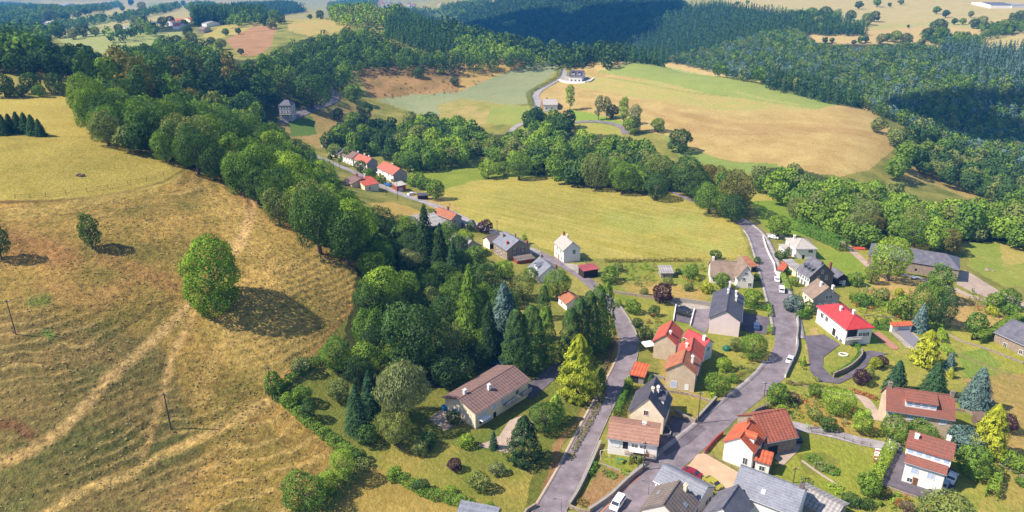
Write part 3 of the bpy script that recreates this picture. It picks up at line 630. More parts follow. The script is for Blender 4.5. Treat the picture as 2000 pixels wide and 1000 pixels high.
def forest(name, label, poly, sp, wr, kinds, cols, seed, cat='forest', asp=1.0, y0=100, y1=6000, nleaf=None, keep=1.0, sink=.3):
    """far-off woods: too many trees to count, one object"""
    if isinstance(poly[0][0], tuple): q_ = [scatter(p, sp, wr[1] * .8, seed, y0, y1) for p in poly]; x, y = np.concatenate([a[0] for a in q_]), np.concatenate([a[1] for a in q_])
    else: x, y = scatter(poly, sp, wr[1] * .8, seed, y0, y1)
    r = np.random.default_rng(seed)
    if keep < 1: kk = (fbm(x / 9, y / 9, seed) + .5 * r.random(len(x))) > np.quantile(fbm(x / 9, y / 9, seed) + .25, 1 - keep) if len(x) else []; x, y = x[kk], y[kk]
    n = len(x)
    if n == 0: print('EMPTY', name); return
    d = float(np.median(np.hypot(x, y))); q = nleaf or int(np.clip(150 * 900 / d, 45, 190))
    Vs, Fs, C, mi = [], [], [], []; k0 = 0; z = ground(x, y)
    tm = []
    for kind in kinds:
        for s in range(3):
            rr = np.random.default_rng(s + 50); a = ASP[kind]
            lf = .5 / math.sqrt(q) * 1.55
            tm.append((crown_cone(rr, q, lf * 1.1, a, 7, lump=.45) if kind in ('fir', 'spruce') else crown_broad(rr, q, lf, a, 8, .05, lr=(.2, .3)))[0])
    idx = r.integers(0, len(tm), n)
    mats_ = [leaf_mat('%s foliage %d' % (name, i), *[tuple(v_ * 1.08 for v_ in q_) for q_ in LEAF[c]], forest=True) for i, c in enumerate(cols)]
    for i in range(n):
        t = tm[idx[i]]; w_ = r.uniform(*wr); h_ = w_ * asp * r.uniform(.85, 1.2); a = r.uniform(0, 6.28); ca_, sa_ = math.cos(a), math.sin(a)
        Vs.append(np.stack([(t[:, 0] * ca_ - t[:, 1] * sa_) * w_ + x[i], (t[:, 0] * sa_ + t[:, 1] * ca_) * w_ + y[i], t[:, 2] * h_ + z[i] - sink], 1))
        C.append(np.full(len(t), r.random())); mi.append(np.full(len(t) // 4, r.integers(0, len(cols))))
    Vv = np.concatenate(Vs); me = mesh_np(name, Vv, np.arange(len(Vv)).reshape(-1, 4), mats_, mi=np.concatenate(mi))
    at = me.attributes.new('tv', 'FLOAT', 'POINT'); at.data.foreach_set('value', np.concatenate(C).astype(np.float32))
    o = link(name, me, kind='stuff'); tag(o, label, cat, kind='stuff'); print('forest', name, n, len(Vv) // 4)
# ------------------------------------------------------------------ woods, nearest first
G = 'green'; B = 'bright'; D = 'dark'; O = 'olive'; AU = 'autumn'; DP = 'deep'
# belt between the left meadow and the valley
wood([(142,172),(240,195),(335,210),(440,208),(530,262),(590,290),(630,330),(680,385),(715,450),(705,490),(640,445),(560,395),(500,345),(400,288),(310,262),(220,235),(160,215)], 7.6, (9,14.5), ['broad','broad','round'], [G,B,D,G,D,O], 'in the belt behind the crest of the left meadow', 'trees of the belt behind the left meadow', 11, 1.18)
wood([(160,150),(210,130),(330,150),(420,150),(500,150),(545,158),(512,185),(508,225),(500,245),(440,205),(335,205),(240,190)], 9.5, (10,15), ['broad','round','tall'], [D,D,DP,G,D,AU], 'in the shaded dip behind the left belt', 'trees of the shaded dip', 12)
wood([(780,262),(800,225),(900,232),(960,262),(1020,258),(1060,245),(1110,266),(1200,268),(1260,290),(1310,318),(1290,352),(1200,338),(1130,328),(1060,312),(1000,305),(945,272),(905,292),(830,302),(790,290)], 9, (9.5,15), ['broad','round','broad'], [G,G,D,B,O], 'in the stream wood above the mown central meadow', 'trees of the stream wood', 13)
wood([(1018,222),(1060,212),(1125,224),(1110,238),(1040,246)], 9, (10,13), ['round','broad'], [D,D,G], 'in the clump below the pink farm', 'trees below the pink farm', 14)
wood([(1470,325),(1520,325),(1560,330),(1620,350),(1700,350),(1760,365),(1810,400),(1880,395),(1990,405),(2050,425),(2050,462),(1960,440),(1900,440),(1870,455),(1830,452),(1770,440),(1730,402),(1700,410),(1712,452),(1640,432),(1560,395),(1520,368)], 8.2, (8,13), ['broad','round'], [G,B,G,O,B], 'in the hedged strip beyond the slate barn', 'trees of the strip beyond the barn', 15)
wood([(1682,212),(1740,238),(1800,252),(1900,300),(2050,352),(2050,385),(1950,368),(1860,335),(1790,315),(1728,322),(1775,290),(1765,268)], 11.5, (10,14), ['broad','round'], [G,D,D,O], 'in the wood right of the tan hill field', 'trees right of the hill field', 16)
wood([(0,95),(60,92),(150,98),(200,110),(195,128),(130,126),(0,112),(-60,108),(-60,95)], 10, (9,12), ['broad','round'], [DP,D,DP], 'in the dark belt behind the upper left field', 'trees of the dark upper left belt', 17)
wood([(1320,330),(1365,325),(1430,350),(1465,385),(1430,400),(1370,378),(1325,352)], 11, (12,15), ['round','broad'], [D,D,AU,G], 'in the clump where the lane meets the mown meadow', 'big trees at the lane corner', 18)
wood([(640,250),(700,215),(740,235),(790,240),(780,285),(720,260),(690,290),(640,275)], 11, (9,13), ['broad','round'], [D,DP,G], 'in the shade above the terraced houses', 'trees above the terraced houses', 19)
wood([(700,505),(735,430),(800,440),(870,440),(925,500),(955,560),(990,600),(995,670),(900,690),(870,735),(820,720),(700,740),(655,705),(690,600)], 9, (7,11), ['broad','round','broad'], [D,DP,G,D], 'filling the park wood above the brown roofed house', 'undergrowth trees of the park wood', 20)
# farther
forest('mixed_wood', 'dark mixed wood filling the hollow below the tan hilltop fields', [(200,118),(250,105),(330,78),(420,100),(470,118),(540,110),(560,95),(640,68),(700,60),(745,60),(800,95),(900,108),(1040,108),(1030,120),(860,122),(760,122),(690,130),(650,160),(560,155),(420,150),(330,150),(240,135)], 11, (11,15), ['broad'], [D, G, DP, D], 31, nleaf=230)
forest('spruce_wood', 'dense spruce plantation over the round hill in the middle', [(745,35),(800,22),(860,36),(920,52),(1000,75),(1030,100),(900,98),(820,90),(750,62)], 6.5, (6,8), ['fir'], ['fir', D], 32)
forest('hill_wood', 'pale green broadleaf trees on the edge of the round hill', [(640,14),(700,8),(770,22),(745,42),(690,38),(650,30)], 12, (11,14), ['broad'], [G, O, B], 33)
forest('ridge_wood', 'light green trees along the right edge of the round hill', [(900,60),(960,72),(1040,98),(1075,118),(1045,112),(940,104),(880,96)], 12, (11,14), ['broad'], [B, G], 34)
forest('blue_slope_wood', 'hazy blue wooded mountainside beyond the valley', [(860,50),(930,15),(1000,-10),(1310,-15),(1350,12),(1260,62),(1190,110),(1080,108),(1040,98),(960,75)], 13, (14,18), ['broad'], [D, DP], 35, nleaf=60)
forest('conifer_slope_wood', 'steep conifer plantation in the middle distance, top centre', [(1180,104),(1240,58),(1300,18),(1400,8),(1520,24),(1640,38),(1700,60),(1600,60),(1480,62),(1380,90),(1300,116),(1240,110)], 8, (7.5,9.5), ['fir'], ['fir', D], 36)
forest('right_slope_wood', 'mixed green and blue wood covering the slope at the upper right', [(1300,112),(1400,88),(1480,62),(1560,55),(1600,84),(1700,92),(1780,80),(1830,90),(1850,105),(2080,180),(2080,360),(1900,292),(1800,240),(1690,194),(1600,168),(1500,148),(1400,132),(1330,116)], 7.8, (7.5,10.5), ['broad'], [G, D, O, G, D, 'blue'], 37, nleaf=110)
forest('right_spruce_wood', 'blue green spruce stand below the far right field', [(1810,110),(1850,80),(1920,88),(2080,92),(2080,180),(1980,165),(1880,150),(1820,140)], 7, (6.5,8.5), ['fir'], ['fir', 'blue'], 38)
forest('fir_row', 'dark firs in a line behind the green crest of the hill field', [(1490,146),(1580,152),(1680,176),(1684,198),(1600,180),(1500,158)], 8, (7,9), ['fir'], ['deep', 'fir'], 39)
forest('left_blue_wood', 'blue wooded valley at the far upper left', [(-80,0),(60,8),(120,12),(60,40),(85,55),(90,80),(60,88),(-80,80)], 13, (13,17), ['broad'], [D, G], 40, nleaf=60)
forest('top_plantation', 'dark conifer plantation in the far fields at top left', [(372,22),(460,12),(560,8),(600,16),(500,30),(430,36),(380,38)], 9, (9,11), ['fir'], ['fir', D], 41)
forest('far_hedgerows', 'hazy hedgerows and copses of the far fields at top left', [[(215,30),(300,14),(345,4),(352,8),(300,20),(225,36)],[(60,22),(150,12),(230,2),(240,8),(150,20),(70,30)],[(85,50),(140,36),(205,26),(215,32),(150,44),(95,58)],[(205,62),(270,46),(300,40),(305,48),(270,56),(215,68)],[(360,10),(400,2),(420,6),(370,16)],[(640,6),(700,-4),(740,-6),(730,14),(650,20)],[(740,16),(800,14),(860,18),(862,22),(800,24),(745,24)],[(440,30),(520,26),(525,30),(445,38)],[(860,8),(960,-6),(960,14),(900,30),(870,26)]], 14, (10,15), ['broad'], [D, G], 42, nleaf=50)
forest('far_field_copses', 'copses and hedges along the far right fields', [[(1600,44),(1660,46),(1690,42),(1690,50),(1640,53),(1600,52)],[(1800,62),(1832,60),(1840,72),(1830,76),(1806,68)],[(1895,48),(1960,46),(2000,40),(2000,52),(1960,60),(1920,70),(1915,64),(1940,56)],[(1820,68),(1900,62),(1920,72),(1915,84),(1840,82)],[(1548,26),(1640,22),(1640,36),(1600,44),(1540,42)]], 9, (8,12), ['broad'], [D, G], 43, nleaf=120)
forest('garden_plants', 'low garden plants and flowers around the houses', [[(1200,516),(1280,512),(1280,560),(1200,545)],[(1330,514),(1375,516),(1378,560),(1330,565)],[(1520,752),(1660,778),(1712,852),(1560,826),(1490,792)],[(1390,690),(1470,690),(1470,720),(1400,740)],[(1255,600),(1300,625),(1270,660),(1240,640)],[(1690,945),(1830,975),(1820,1000),(1690,1000)],[(1660,560),(1780,560),(1790,630),(1680,620)],[(1560,700),(1580,700),(1600,745),(1575,745)],[(1890,560),(1990,590),(1990,640),(1900,640)],[(1380,545),(1470,560),(1460,580),(1390,570)]], 2.0, (.5,1.6), ['broad'], ['bright', G, 'olive', 'rust', 'pale', G], 44, cat='plants', nleaf=26, keep=.75, sink=.05)
forest('grass_tufts', 'dry grass tufts all over the left hillside', [(-40,400),(180,395),(330,365),(390,330),(470,345),(495,405),(600,475),(690,520),(680,600),(590,700),(530,775),(645,870),(560,990),(540,1020),(-40,1020)], 1.1, (.25,.7), ['broad'], ['straw', 'dull', 'straw', 'straw'], 45, cat='grass', asp=.55, nleaf=10, keep=.5, sink=.08)
forest('slope_scrub', 'scrub and bracken on the brown slope', [(690,135),(860,116),(1000,112),(980,140),(895,178),(760,188),(720,185)], 6, (1,3), ['broad'], ['brown', 'olive', 'dull'], 46, cat='scrub', nleaf=24, keep=.35, asp=.6)
# ------------------------------------------------------------------ building kit
def albw(r, g, b): return lin((r, g, b), .88)
def plaster(name, col, grime=0.22):
    m = mat(name, col, 0.9, spec=0.15); T = NodeKit(m); pos = T.add('TexCoord').outputs['Object']
    a = remap(T, nz(T, 0.5, 5, 0.7, pos), 0.3, 0.75, 1.08, 1 - grime)
    s = T.add('VectorMath', operation='SCALE'); s.inputs[0].default_value = col; T.link(a, s.inputs['Scale'])
    T.link(s.outputs[0], T.n['Principled BSDF'].inputs['Base Color'])
    return m
def stone(name, col, mortar):
    m = mat(name, col, 0.95, spec=0.1); T = NodeKit(m); pos = T.add('TexCoord').outputs['Object']
    v = T.add('TexVoronoi'); v.inputs['Scale'].default_value = 2.3; T.link(pos, v.inputs['Vector'])
    e = T.add('TexVoronoi', feature='DISTANCE_TO_EDGE'); e.inputs['Scale'].default_value = 2.3; T.link(pos, e.inputs['Vector'])
    sep = T.add('SeparateColor'); T.link(v.outputs['Color'], sep.inputs[0])
    c = mixcol(T, remap(T, sep.outputs[0], 0, 1, 0, .6), col, tuple(x * .45 for x in col)); c = mixcol(T, remap(T, e.outputs['Distance'], .03, .09, 1, 0), c, mortar)
    T.link(c, T.n['Principled BSDF'].inputs['Base Color']); return m
def roofing(name, col, col2, rib=0.0, row=0.33, patch_=0.4, rough=.8, axis=0):
    """tiles or slates: rows across the slope, ribs down it, moss and weather in patches"""
    m = mat(name, col, rough, spec=0.25); T = NodeKit(m); tc = T.add('TexCoord').outputs['Object']
    sp = T.add('SeparateXYZ'); T.link(tc, sp.inputs[0])
    n = remap(T, nz(T, 0.55, 5, 0.7, tc), 0.5 - patch_ * .35, 0.72 - patch_ * .1)
    c = mixcol(T, n, col, col2)
    n2 = remap(T, nz(T, 3.0, 3, 0.7, tc), .3, .7, .78, 1.22)
    def wave(src, period, lo, hi):
        f = T.add('Math', operation='MULTIPLY'); T.link(src, f.inputs[0]); f.inputs[1].default_value = 6.2832 / period
        g = T.add('Math', operation='SINE'); T.link(f.outputs[0], g.inputs[0]); return remap(T, g.outputs[0], -.6, .6, lo, hi)
    k = wave(sp.outputs[2], row, 1 - .12, 1.06)
    mm = T.add('Math', operation='MULTIPLY'); T.link(n2, mm.inputs[0]); T.link(k, mm.inputs[1])
    if rib:
        k2 = wave(sp.outputs[axis], rib, .74, 1.1); m2 = T.add('Math', operation='MULTIPLY'); T.link(mm.outputs[0], m2.inputs[0]); T.link(k2, m2.inputs[1]); mm = m2
    s = T.add('VectorMath', operation='SCALE'); T.link(c, s.inputs[0]); T.link(mm.outputs[0], s.inputs['Scale'])
    T.link(s.outputs[0], T.n['Principled BSDF'].inputs['Base Color']); return m
K = M
K['white'] = plaster('white plaster', albw(238, 230, 224), .1); K['cream'] = plaster('cream plaster', albw(236, 218, 190)); K['beige'] = plaster('beige plaster', albw(206, 186, 160), .3)
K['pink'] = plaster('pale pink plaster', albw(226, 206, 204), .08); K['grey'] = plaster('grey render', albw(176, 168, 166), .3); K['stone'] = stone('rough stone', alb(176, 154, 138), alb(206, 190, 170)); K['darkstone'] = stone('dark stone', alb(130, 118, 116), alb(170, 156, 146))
K['redwall'] = plaster('red brick wall', alb(186, 92, 84)); K['wood'] = plaster('weathered wood', alb(140, 116, 100), .4); K['darkwood'] = plaster('dark timber', alb(78, 64, 58), .3)
K['r_slate'] = roofing('slate roof', alb(112, 110, 122), alb(140, 138, 146), patch_=.3, rough=.55); K['r_slate_dark'] = roofing('dark slate roof', alb(88, 86, 100), alb(110, 106, 116), rough=.55); K['r_slate_pale'] = roofing('pale slate roof', alb(154, 158, 172), alb(132, 134, 146), rough=.55)
K['r_red'] = roofing('bright red roof', alb(226, 78, 80), alb(206, 68, 70), rough=.6, patch_=.3); K['r_red_tile'] = roofing('ribbed red tile roof', alb(228, 116, 94), alb(204, 92, 74), rib=.85); K['r_orange'] = roofing('orange tile roof', alb(238, 124, 80), alb(206, 104, 74), rib=.9, patch_=.5)
K['r_terra'] = roofing('weathered terracotta roof', alb(206, 134, 98), alb(176, 112, 88), rib=.8); K['r_rust'] = roofing('mossy rust red tile roof', alb(206, 120, 94), alb(164, 98, 80), rib=.9, patch_=.6); K['r_rose'] = roofing('salmon tile roof', alb(226, 132, 112), alb(206, 112, 92), rib=.8)
K['r_brown'] = roofing('brown tile roof', alb(158, 126, 118), alb(138, 112, 108), rib=.9); K['r_brown_plain'] = roofing('plain brown tile roof', alb(186, 142, 122), alb(172, 126, 108), patch_=.2); K['r_tan'] = roofing('tan grey tile roof', alb(172, 150, 130), alb(140, 120, 108)); K['r_stonetile'] = roofing('grey brown tile roof', alb(150, 136, 128), alb(126, 112, 106), rib=.9)
K['r_fibre'] = roofing('grey fibre cement roof', alb(196, 190, 188), alb(170, 162, 160), rib=.9); K['r_maroon'] = roofing('faded maroon sheet roof', alb(190, 96, 104), alb(170, 84, 90)); K['r_moss'] = roofing('mossy red tile roof', alb(172, 100, 84), alb(142, 100, 86), patch_=.6)
K['r_palegrey'] = roofing('pale grey tile roof', alb(206, 198, 190), alb(188, 180, 172), patch_=.3)
K['brick'] = plaster('chimney brick', alb(178, 108, 84), .3); K['trim'] = mat('painted trim', albw(235, 232, 228), .6); K['shade'] = mat('dark opening', (.02, .02, .025), .9)
K['glass'] = mat('window glass', (.05, .07, .09), .12, spec=.6); K['shutter_blue'] = mat('pale blue shutter', albw(176, 190, 214), .7); K['shutter_green'] = mat('green shutter', alb(90, 160, 130), .7); K['shutter_brown'] = mat('brown shutter', alb(112, 66, 52), .7); K['shutter_white'] = mat('white shutter', albw(236, 234, 236), .7)
K['door'] = mat('wooden door', alb(140, 100, 60), .6); K['garage'] = mat('pale garage door', alb(210, 212, 220), .6); K['metal'] = mat('galvanised metal', alb(160, 160, 165), .45, .6); K['pole_wood'] = mat('pole wood', alb(112, 96, 82), .9); K['concrete'] = plaster('concrete', alb(176, 170, 162), .2)
K['awning'] = mat('white awning', albw(240, 236, 230), .8); K['orange'] = mat('orange canvas', alb(226, 140, 60), .8); K['red'] = mat('red paint', alb(200, 40, 50), .4); K['green'] = mat('green paint', alb(60, 180, 130), .5); K['blue'] = mat('blue plastic', alb(40, 130, 200), .4); K['zinc'] = mat('zinc flashing', alb(190, 192, 200), .4, .5)
class MB:
    def __init__(s): s.v = []; s.f = []; s.mi = []
    def poly(s, pts, mi=0): k = len(s.v); s.v += [tuple(p) for p in pts]; s.f.append(list(range(k, k + len(pts)))); s.mi.append(mi)
    def box(s, x0, x1, y0, y1, z0, z1, mi=0, rz=0.0, c=None):
        P = [(x0,y0,z0),(x1,y0,z0),(x1,y1,z0),(x0,y1,z0),(x0,y0,z1),(x1,y0,z1),(x1,y1,z1),(x0,y1,z1)]
        if rz:
            cx, cy = c or ((x0+x1)/2, (y0+y1)/2); ca_, sa_ = math.cos(rz), math.sin(rz); P = [(cx+(x-cx)*ca_-(y-cy)*sa_, cy+(x-cx)*sa_+(y-cy)*ca_, z) for x, y, z in P]
        k = len(s.v); s.v += P
        for q in ((0,3,2,1),(4,5,6,7),(0,1,5,4),(1,2,6,5),(2,3,7,6),(3,0,4,7)): s.f.append([k + i for i in q]); s.mi.append(mi)
    def slab(s, pts, th, mi=0):
        """a sheet through pts (upper face, anticlockwise from above), th thick downwards"""
        n = len(pts); k = len(s.v); s.v += [tuple(p) for p in pts] + [(p[0], p[1], p[2] - th) for p in pts]
        s.f.append(list(range(k, k + n))); s.f.append(list(range(k + 2 * n - 1, k + n - 1, -1))); s.mi += [mi, mi]
        for i in range(n): s.f.append([k + i, k + n + i, k + n + (i + 1) % n, k + (i + 1) % n]); s.mi.append(mi)
    def tube(s, p0, p1, a, b=None, n=8, mi=0):
        b = a if b is None else b; p0, p1 = Vector(p0), Vector(p1); d = (p1 - p0).normalized(); x = d.orthogonal().normalized(); y = d.cross(x); k = len(s.v)
        for p, r_ in ((p0, a), (p1, b)):
            for i in range(n): s.v.append(tuple(p + (x * math.cos(i * 6.2832 / n) + y * math.sin(i * 6.2832 / n)) * r_))
        for i in range(n): s.f.append([k + i, k + (i + 1) % n, k + n + (i + 1) % n, k + n + i]); s.mi.append(mi)
        s.f.append([k + i for i in range(n)][::-1]); s.f.append([k + n + i for i in range(n)]); s.mi += [mi, mi]
    def build(s, name, mats, parent=None, loc=None, smooth=False):
        me = bpy.data.meshes.new(name); me.from_pydata(s.v, [], s.f)
        for m in (mats if isinstance(mats, (list, tuple)) else [mats]): me.materials.append(K[m] if isinstance(m, str) else m)
        me.polygons.foreach_set('material_index', s.mi)
        if smooth: me.polygons.foreach_set('use_smooth', [True] * len(s.f))
        me.update(); return link(name, me, parent, loc)
def frame_of(A, B, C, h):
    """three eave corners in the picture (A to B to C anticlockwise), eaves h metres up -> centre, heading, length, depth, ground height"""
    g = gz(*cast(B[0], B[1], h)[:2])
    for _ in range(8):
        a, b, c = (castplane(p[0], p[1], g + h) for p in (A, B, C)); d = a + c - b
        g2 = np.mean([gz(p[0], p[1]) for p in (a, b, c, d)]); g = g + (g2 - g) * .7
    ux, uy = b[0] - a[0], b[1] - a[1]; L = math.hypot(ux, uy); ux /= L; uy /= L
    W = (c[0] - b[0]) * -uy + (c[1] - b[1]) * ux
    m = (a + c) / 2; sh = ((c[0] - b[0]) * ux + (c[1] - b[1]) * uy)
    return m[0], m[1], math.atan2(uy, ux), L, W, g, sh
HN = 0
def house(name, label, A, B, C, h=3.0, rh=2.5, ridge='AB', wall='white', roof='r_slate', kind='gable', ov=.45, win=(), chim=(), dorm=(), sky=(), group=None, cat='house', lift=0.0, hipr=1.0, gable_wall=None, base=None, open_front=False):
    """win: (face f/b/l/r, position along it 0..1, sill height, width, height, style); chim: (along, across -1..1, height, material); dorm: (along, side, width, kind)"""
    global HN; HN += 1
    cx, cy, rz, L, W, g, sh = frame_of(A, B, C, h)
    if W < 0: print('FLIPPED', label, W); W = -W
    if ridge == 'BC':                         # turn the frame so that the ridge always runs along local x
        rz += math.pi / 2; L, W = W, L
        fm = {'f': 'l', 'r': 'f', 'b': 'r', 'l': 'b'}
    else: fm = {k: k for k in 'fblr'}
    print('H %-46s L %.1f W %.1f g %.1f skew %.1f' % (label[:46], L, W, g, sh))
    o = empty(name, (cx, cy, g + lift), rz); tag(o, label, cat, group); l, w_ = L / 2 - ov * .7, W / 2 - ov; H = h + .05
    s_ = rh / (W / 2); wh = H + ov * s_ if kind != 'hip' else H
    b = MB(); zb = -2.2; top = wh + w_ * s_
    if kind == 'mono': top = H; 
    g_ = min(h - .05, wh - .1)
    if kind == 'hip' or kind == 'flat': b.box(-l, l, -w_, w_, zb, H - .02)
    elif kind == 'mono':
        z0, z1 = H - .1, H + rh - .1
        for sx in (-l, l): q = [(sx, -w_, zb), (sx, w_, zb), (sx, w_, z1 - .02), (sx, -w_, z0)]; b.poly(q if sx > 0 else q[::-1])
        b.poly([(-l, -w_, zb), (l, -w_, zb), (l, -w_, z0), (-l, -w_, z0)]); b.poly([(l, w_, zb), (-l, w_, zb), (-l, w_, z1), (l, w_, z1)])
    else:
        z0 = h - .08 + ov * s_
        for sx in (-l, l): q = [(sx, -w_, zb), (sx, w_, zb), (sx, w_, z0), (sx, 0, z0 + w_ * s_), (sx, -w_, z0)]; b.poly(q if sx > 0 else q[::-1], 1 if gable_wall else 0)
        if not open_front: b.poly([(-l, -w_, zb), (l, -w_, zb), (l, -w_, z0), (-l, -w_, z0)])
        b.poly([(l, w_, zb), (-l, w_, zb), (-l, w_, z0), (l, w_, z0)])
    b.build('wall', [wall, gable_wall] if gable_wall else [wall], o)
    r = MB(); X0, X1, Y0, Y1 = -L / 2, L / 2, -W / 2, W / 2; z0 = h + .1; zr = z0 + rh; th = .2
    if kind == 'gable':
        r.slab([(X0, Y0, z0), (X1, Y0, z0), (X1, 0, zr), (X0, 0, zr)], th); r.slab([(X1, Y1, z0), (X0, Y1, z0), (X0, 0, zr), (X1, 0, zr)], th)
        r.box(X0, X1, -.16, .16, zr - .1, zr + .07)
    elif kind == 'hip':
        q = min(W / 2 * hipr, L / 2 - .1); a_, b_ = (X0 + q, 0, zr), (X1 - q, 0, zr)
        r.slab([(X0, Y0, z0), (X1, Y0, z0), b_, a_], th); r.slab([(X1, Y1, z0), (X0, Y1, z0), a_, b_], th); r.slab([(X1, Y0, z0), (X1, Y1, z0), b_], th); r.slab([(X0, Y1, z0), (X0, Y0, z0), a_], th)
        r.tube(a_, b_, .12, n=6)
        for e, p in (((X0, Y0), a_), ((X0, Y1), a_), ((X1, Y0), b_), ((X1, Y1), b_)): r.tube((*e, z0), p, .1, n=6)
    elif kind == 'halfhip':
        q = W / 2 * .45; zq = zr - q * s_ * 0; a_, b_ = (X0 + q, 0, zr), (X1 - q, 0, zr); yq = W / 2 * .42; zz = z0 + (W / 2 - yq) * s_
        r.slab([(X0, Y0, z0), (X1, Y0, z0), (X1, -yq, zz), b_, a_, (X0, -yq, zz)], th); r.slab([(X1, Y1, z0), (X0, Y1, z0), (X0, yq, zz), a_, b_, (X1, yq, zz)], th)
        r.slab([(X1, -yq, zz), (X1, yq, zz), b_], th); r.slab([(X0, yq, zz), (X0, -yq, zz), a_], th)
    elif kind == 'mono': r.slab([(X0, Y0, z0), (X1, Y0, z0), (X1, Y1, z0 + rh), (X0, Y1, z0 + rh)], th)
    elif kind == 'flat': r.slab([(X0, Y0, z0), (X1, Y0, z0), (X1, Y1, z0), (X0, Y1, z0)], .3)
    ro = r.build('roof', roof, o)
    def zroof(y): return (zr - abs(y) * s_) if kind != 'mono' else z0 + (y - Y0) / W * rh
    if L * FPX / math.hypot(cx, cy) > 25 and kind in ('gable', 'hip', 'halfhip'):        # gutters
        for sy in (Y0 - .06, Y1 + .06): gt = MB(); gt.tube((X0, sy, z0 - .12), (X1, sy, z0 - .12), .08, n=6); gt.build('gutter', 'zinc', o)
        gt = MB(); gt.tube((l + .05, Y0 + ov - .05, z0 - .15), (l + .05, Y0 + ov - .05, -.5), .06, n=6); gt.build('downpipe', 'zinc', o)
    for t, ac, hh, mt in chim:
        x = (t - .5) * (L - 1); y = ac * W / 2; zz = zroof(y); c = MB(); c.box(x - .42, x + .42, y - .3, y + .3, zz - .8, zz + hh); c.box(x - .5, x + .5, y - .38, y + .38, zz + hh, zz + hh + .12)
        for q in (-.2, .2): c.tube((x + q, y, zz + hh + .12), (x + q, y, zz + hh + .4), .11, n=6)
        c.build('chimney', mt, ro)
    for t, sd, ww, dk in dorm:                # roof windows built out of the slope
        x = (t - .5) * L; y0 = sd * W * .36; zz = zroof(y0); d = MB(); sg = 1 if sd > 0 else -1
        if dk == 'skylight':
            y1 = sd * W * .27; z1 = zroof(y1); f = MB(); q = [(x - ww / 2, y0, zz + .1), (x + ww / 2, y0, zz + .1), (x + ww / 2, y1, z1 + .1), (x - ww / 2, y1, z1 + .1)]
            f.slab(q if sg < 0 else q[::-1], .14); e = f.build('skylight', 'zinc', ro); f = MB(); q = [(x - ww / 2 + .1, y0 + (y1 - y0) * .1, zz + (z1 - zz) * .1 + .13), (x + ww / 2 - .1, y0 + (y1 - y0) * .1, zz + (z1 - zz) * .1 + .13), (x + ww / 2 - .1, y0 + (y1 - y0) * .9, zz + (z1 - zz) * .9 + .13), (x - ww / 2 + .1, y0 + (y1 - y0) * .9, zz + (z1 - zz) * .9 + .13)]
            f.slab(q if sg < 0 else q[::-1], .02)
            continue
        dh = 1.5 if dk != 'shed' else 1.75; yb = 0 if dk != 'shed' else -sg * -W * .04; zt = min(zz + dh, zr - .12)
        d.box(x - ww / 2, x + ww / 2, min(y0, sg * .2), max(y0, sg * .2), zz - .3, zt - .05); 
        dd = d.build('dormer', 'white' if dk != 'slate' else 'r_slate', ro)
        rr = MB(); ye = y0 + sg * .35
        if dk == 'shed': q = [(x - ww / 2 - .25, ye, zt - .05), (x + ww / 2 + .25, ye, zt - .05), (x + ww / 2 + .25, 0, zr + .06), (x - ww / 2 - .25, 0, zr + .06)]; rr.slab(q if sg < 0 else q[::-1], .14)
        else:
            for s2 in (-1, 1):
                q = [(x + s2 * (ww / 2 + .25), ye, zt - .1), (x, ye, zt + ww * .35), (x, sg * .1, zt + ww * .35), (x + s2 * (ww / 2 + .25), sg * .1, zt - .1)]
                rr.slab(q if s2 * sg > 0 else q[::-1], .12)
            rr.poly([(x - ww / 2, y0 + sg * .02, zt - .06), (x + ww / 2, y0 + sg * .02, zt - .06), (x, y0 + sg * .02, zt + ww * .3)] if sg < 0 else [(x + ww / 2, y0 + sg * .02, zt - .06), (x - ww / 2, y0 + sg * .02, zt - .06), (x, y0 + sg * .02, zt + ww * .3)])
        rr.build('dormer_roof', roof, ro)
        n = max(1, int(ww / 1.6))
        for i in range(n):
            wx = x - ww / 2 + ww * (i + .5) / n; f = MB(); f.box(wx - .5, wx + .5, y0 + sg * .01 - .04, y0 + sg * .01 + .04, zt - (1.05 if dk != 'shed' else 1.25), zt - .25); f.build('window', 'glass' if dk != 'shed' else 'shutter_blue', ro)
    for wn in win:
        fc, s, z, ww, hh = wn[:5]; st = wn[5] if len(wn) > 5 else 'win'; f_ = fm[fc]
        Lf = 2 * l if f_ in 'fb' else 2 * w_
        t = (s - .5) * Lf; f = MB(); e = .05
        def bx(m_, t0, t1, z0_, z1_, e0, e1):
            if f_ == 'f': m_.box(t0, t1, -w_ - e1, -w_ - e0, z0_, z1_)
            elif f_ == 'b': m_.box(-t1, -t0, w_ + e0, w_ + e1, z0_, z1_)
            elif f_ == 'r': m_.box(l + e0, l + e1, t0, t1, z0_, z1_)
            else: m_.box(-l - e1, -l - e0, -t1, -t0, z0_, z1_)
        if st in ('win', 'shut_blue', 'shut_green', 'shut_brown', 'shut_white', 'closed_blue', 'closed_white', 'closed_green', 'closed_brown'):
            for q in ((t - ww/2 - .09, t - ww/2, z, z + hh), (t + ww/2, t + ww/2 + .09, z, z + hh), (t - ww/2 - .09, t + ww/2 + .09, z + hh, z + hh + .09), (t - ww/2 - .15, t + ww/2 + .15, z - .12, z), (t - .03, t + .03, z, z + hh)): bx(f, *q, -.02, .08)
            fo = f.build('window', 'trim', o); p = MB()
            if st.startswith('closed'): bx(p, t - ww / 2, t + ww / 2, z, z + hh, .0, .05); p.build('shutter', 'shutter_' + st[7:], fo)
            else: bx(p, t - ww / 2, t + ww / 2, z, z + hh, -.02, .03); p.build('pane', 'glass', fo)
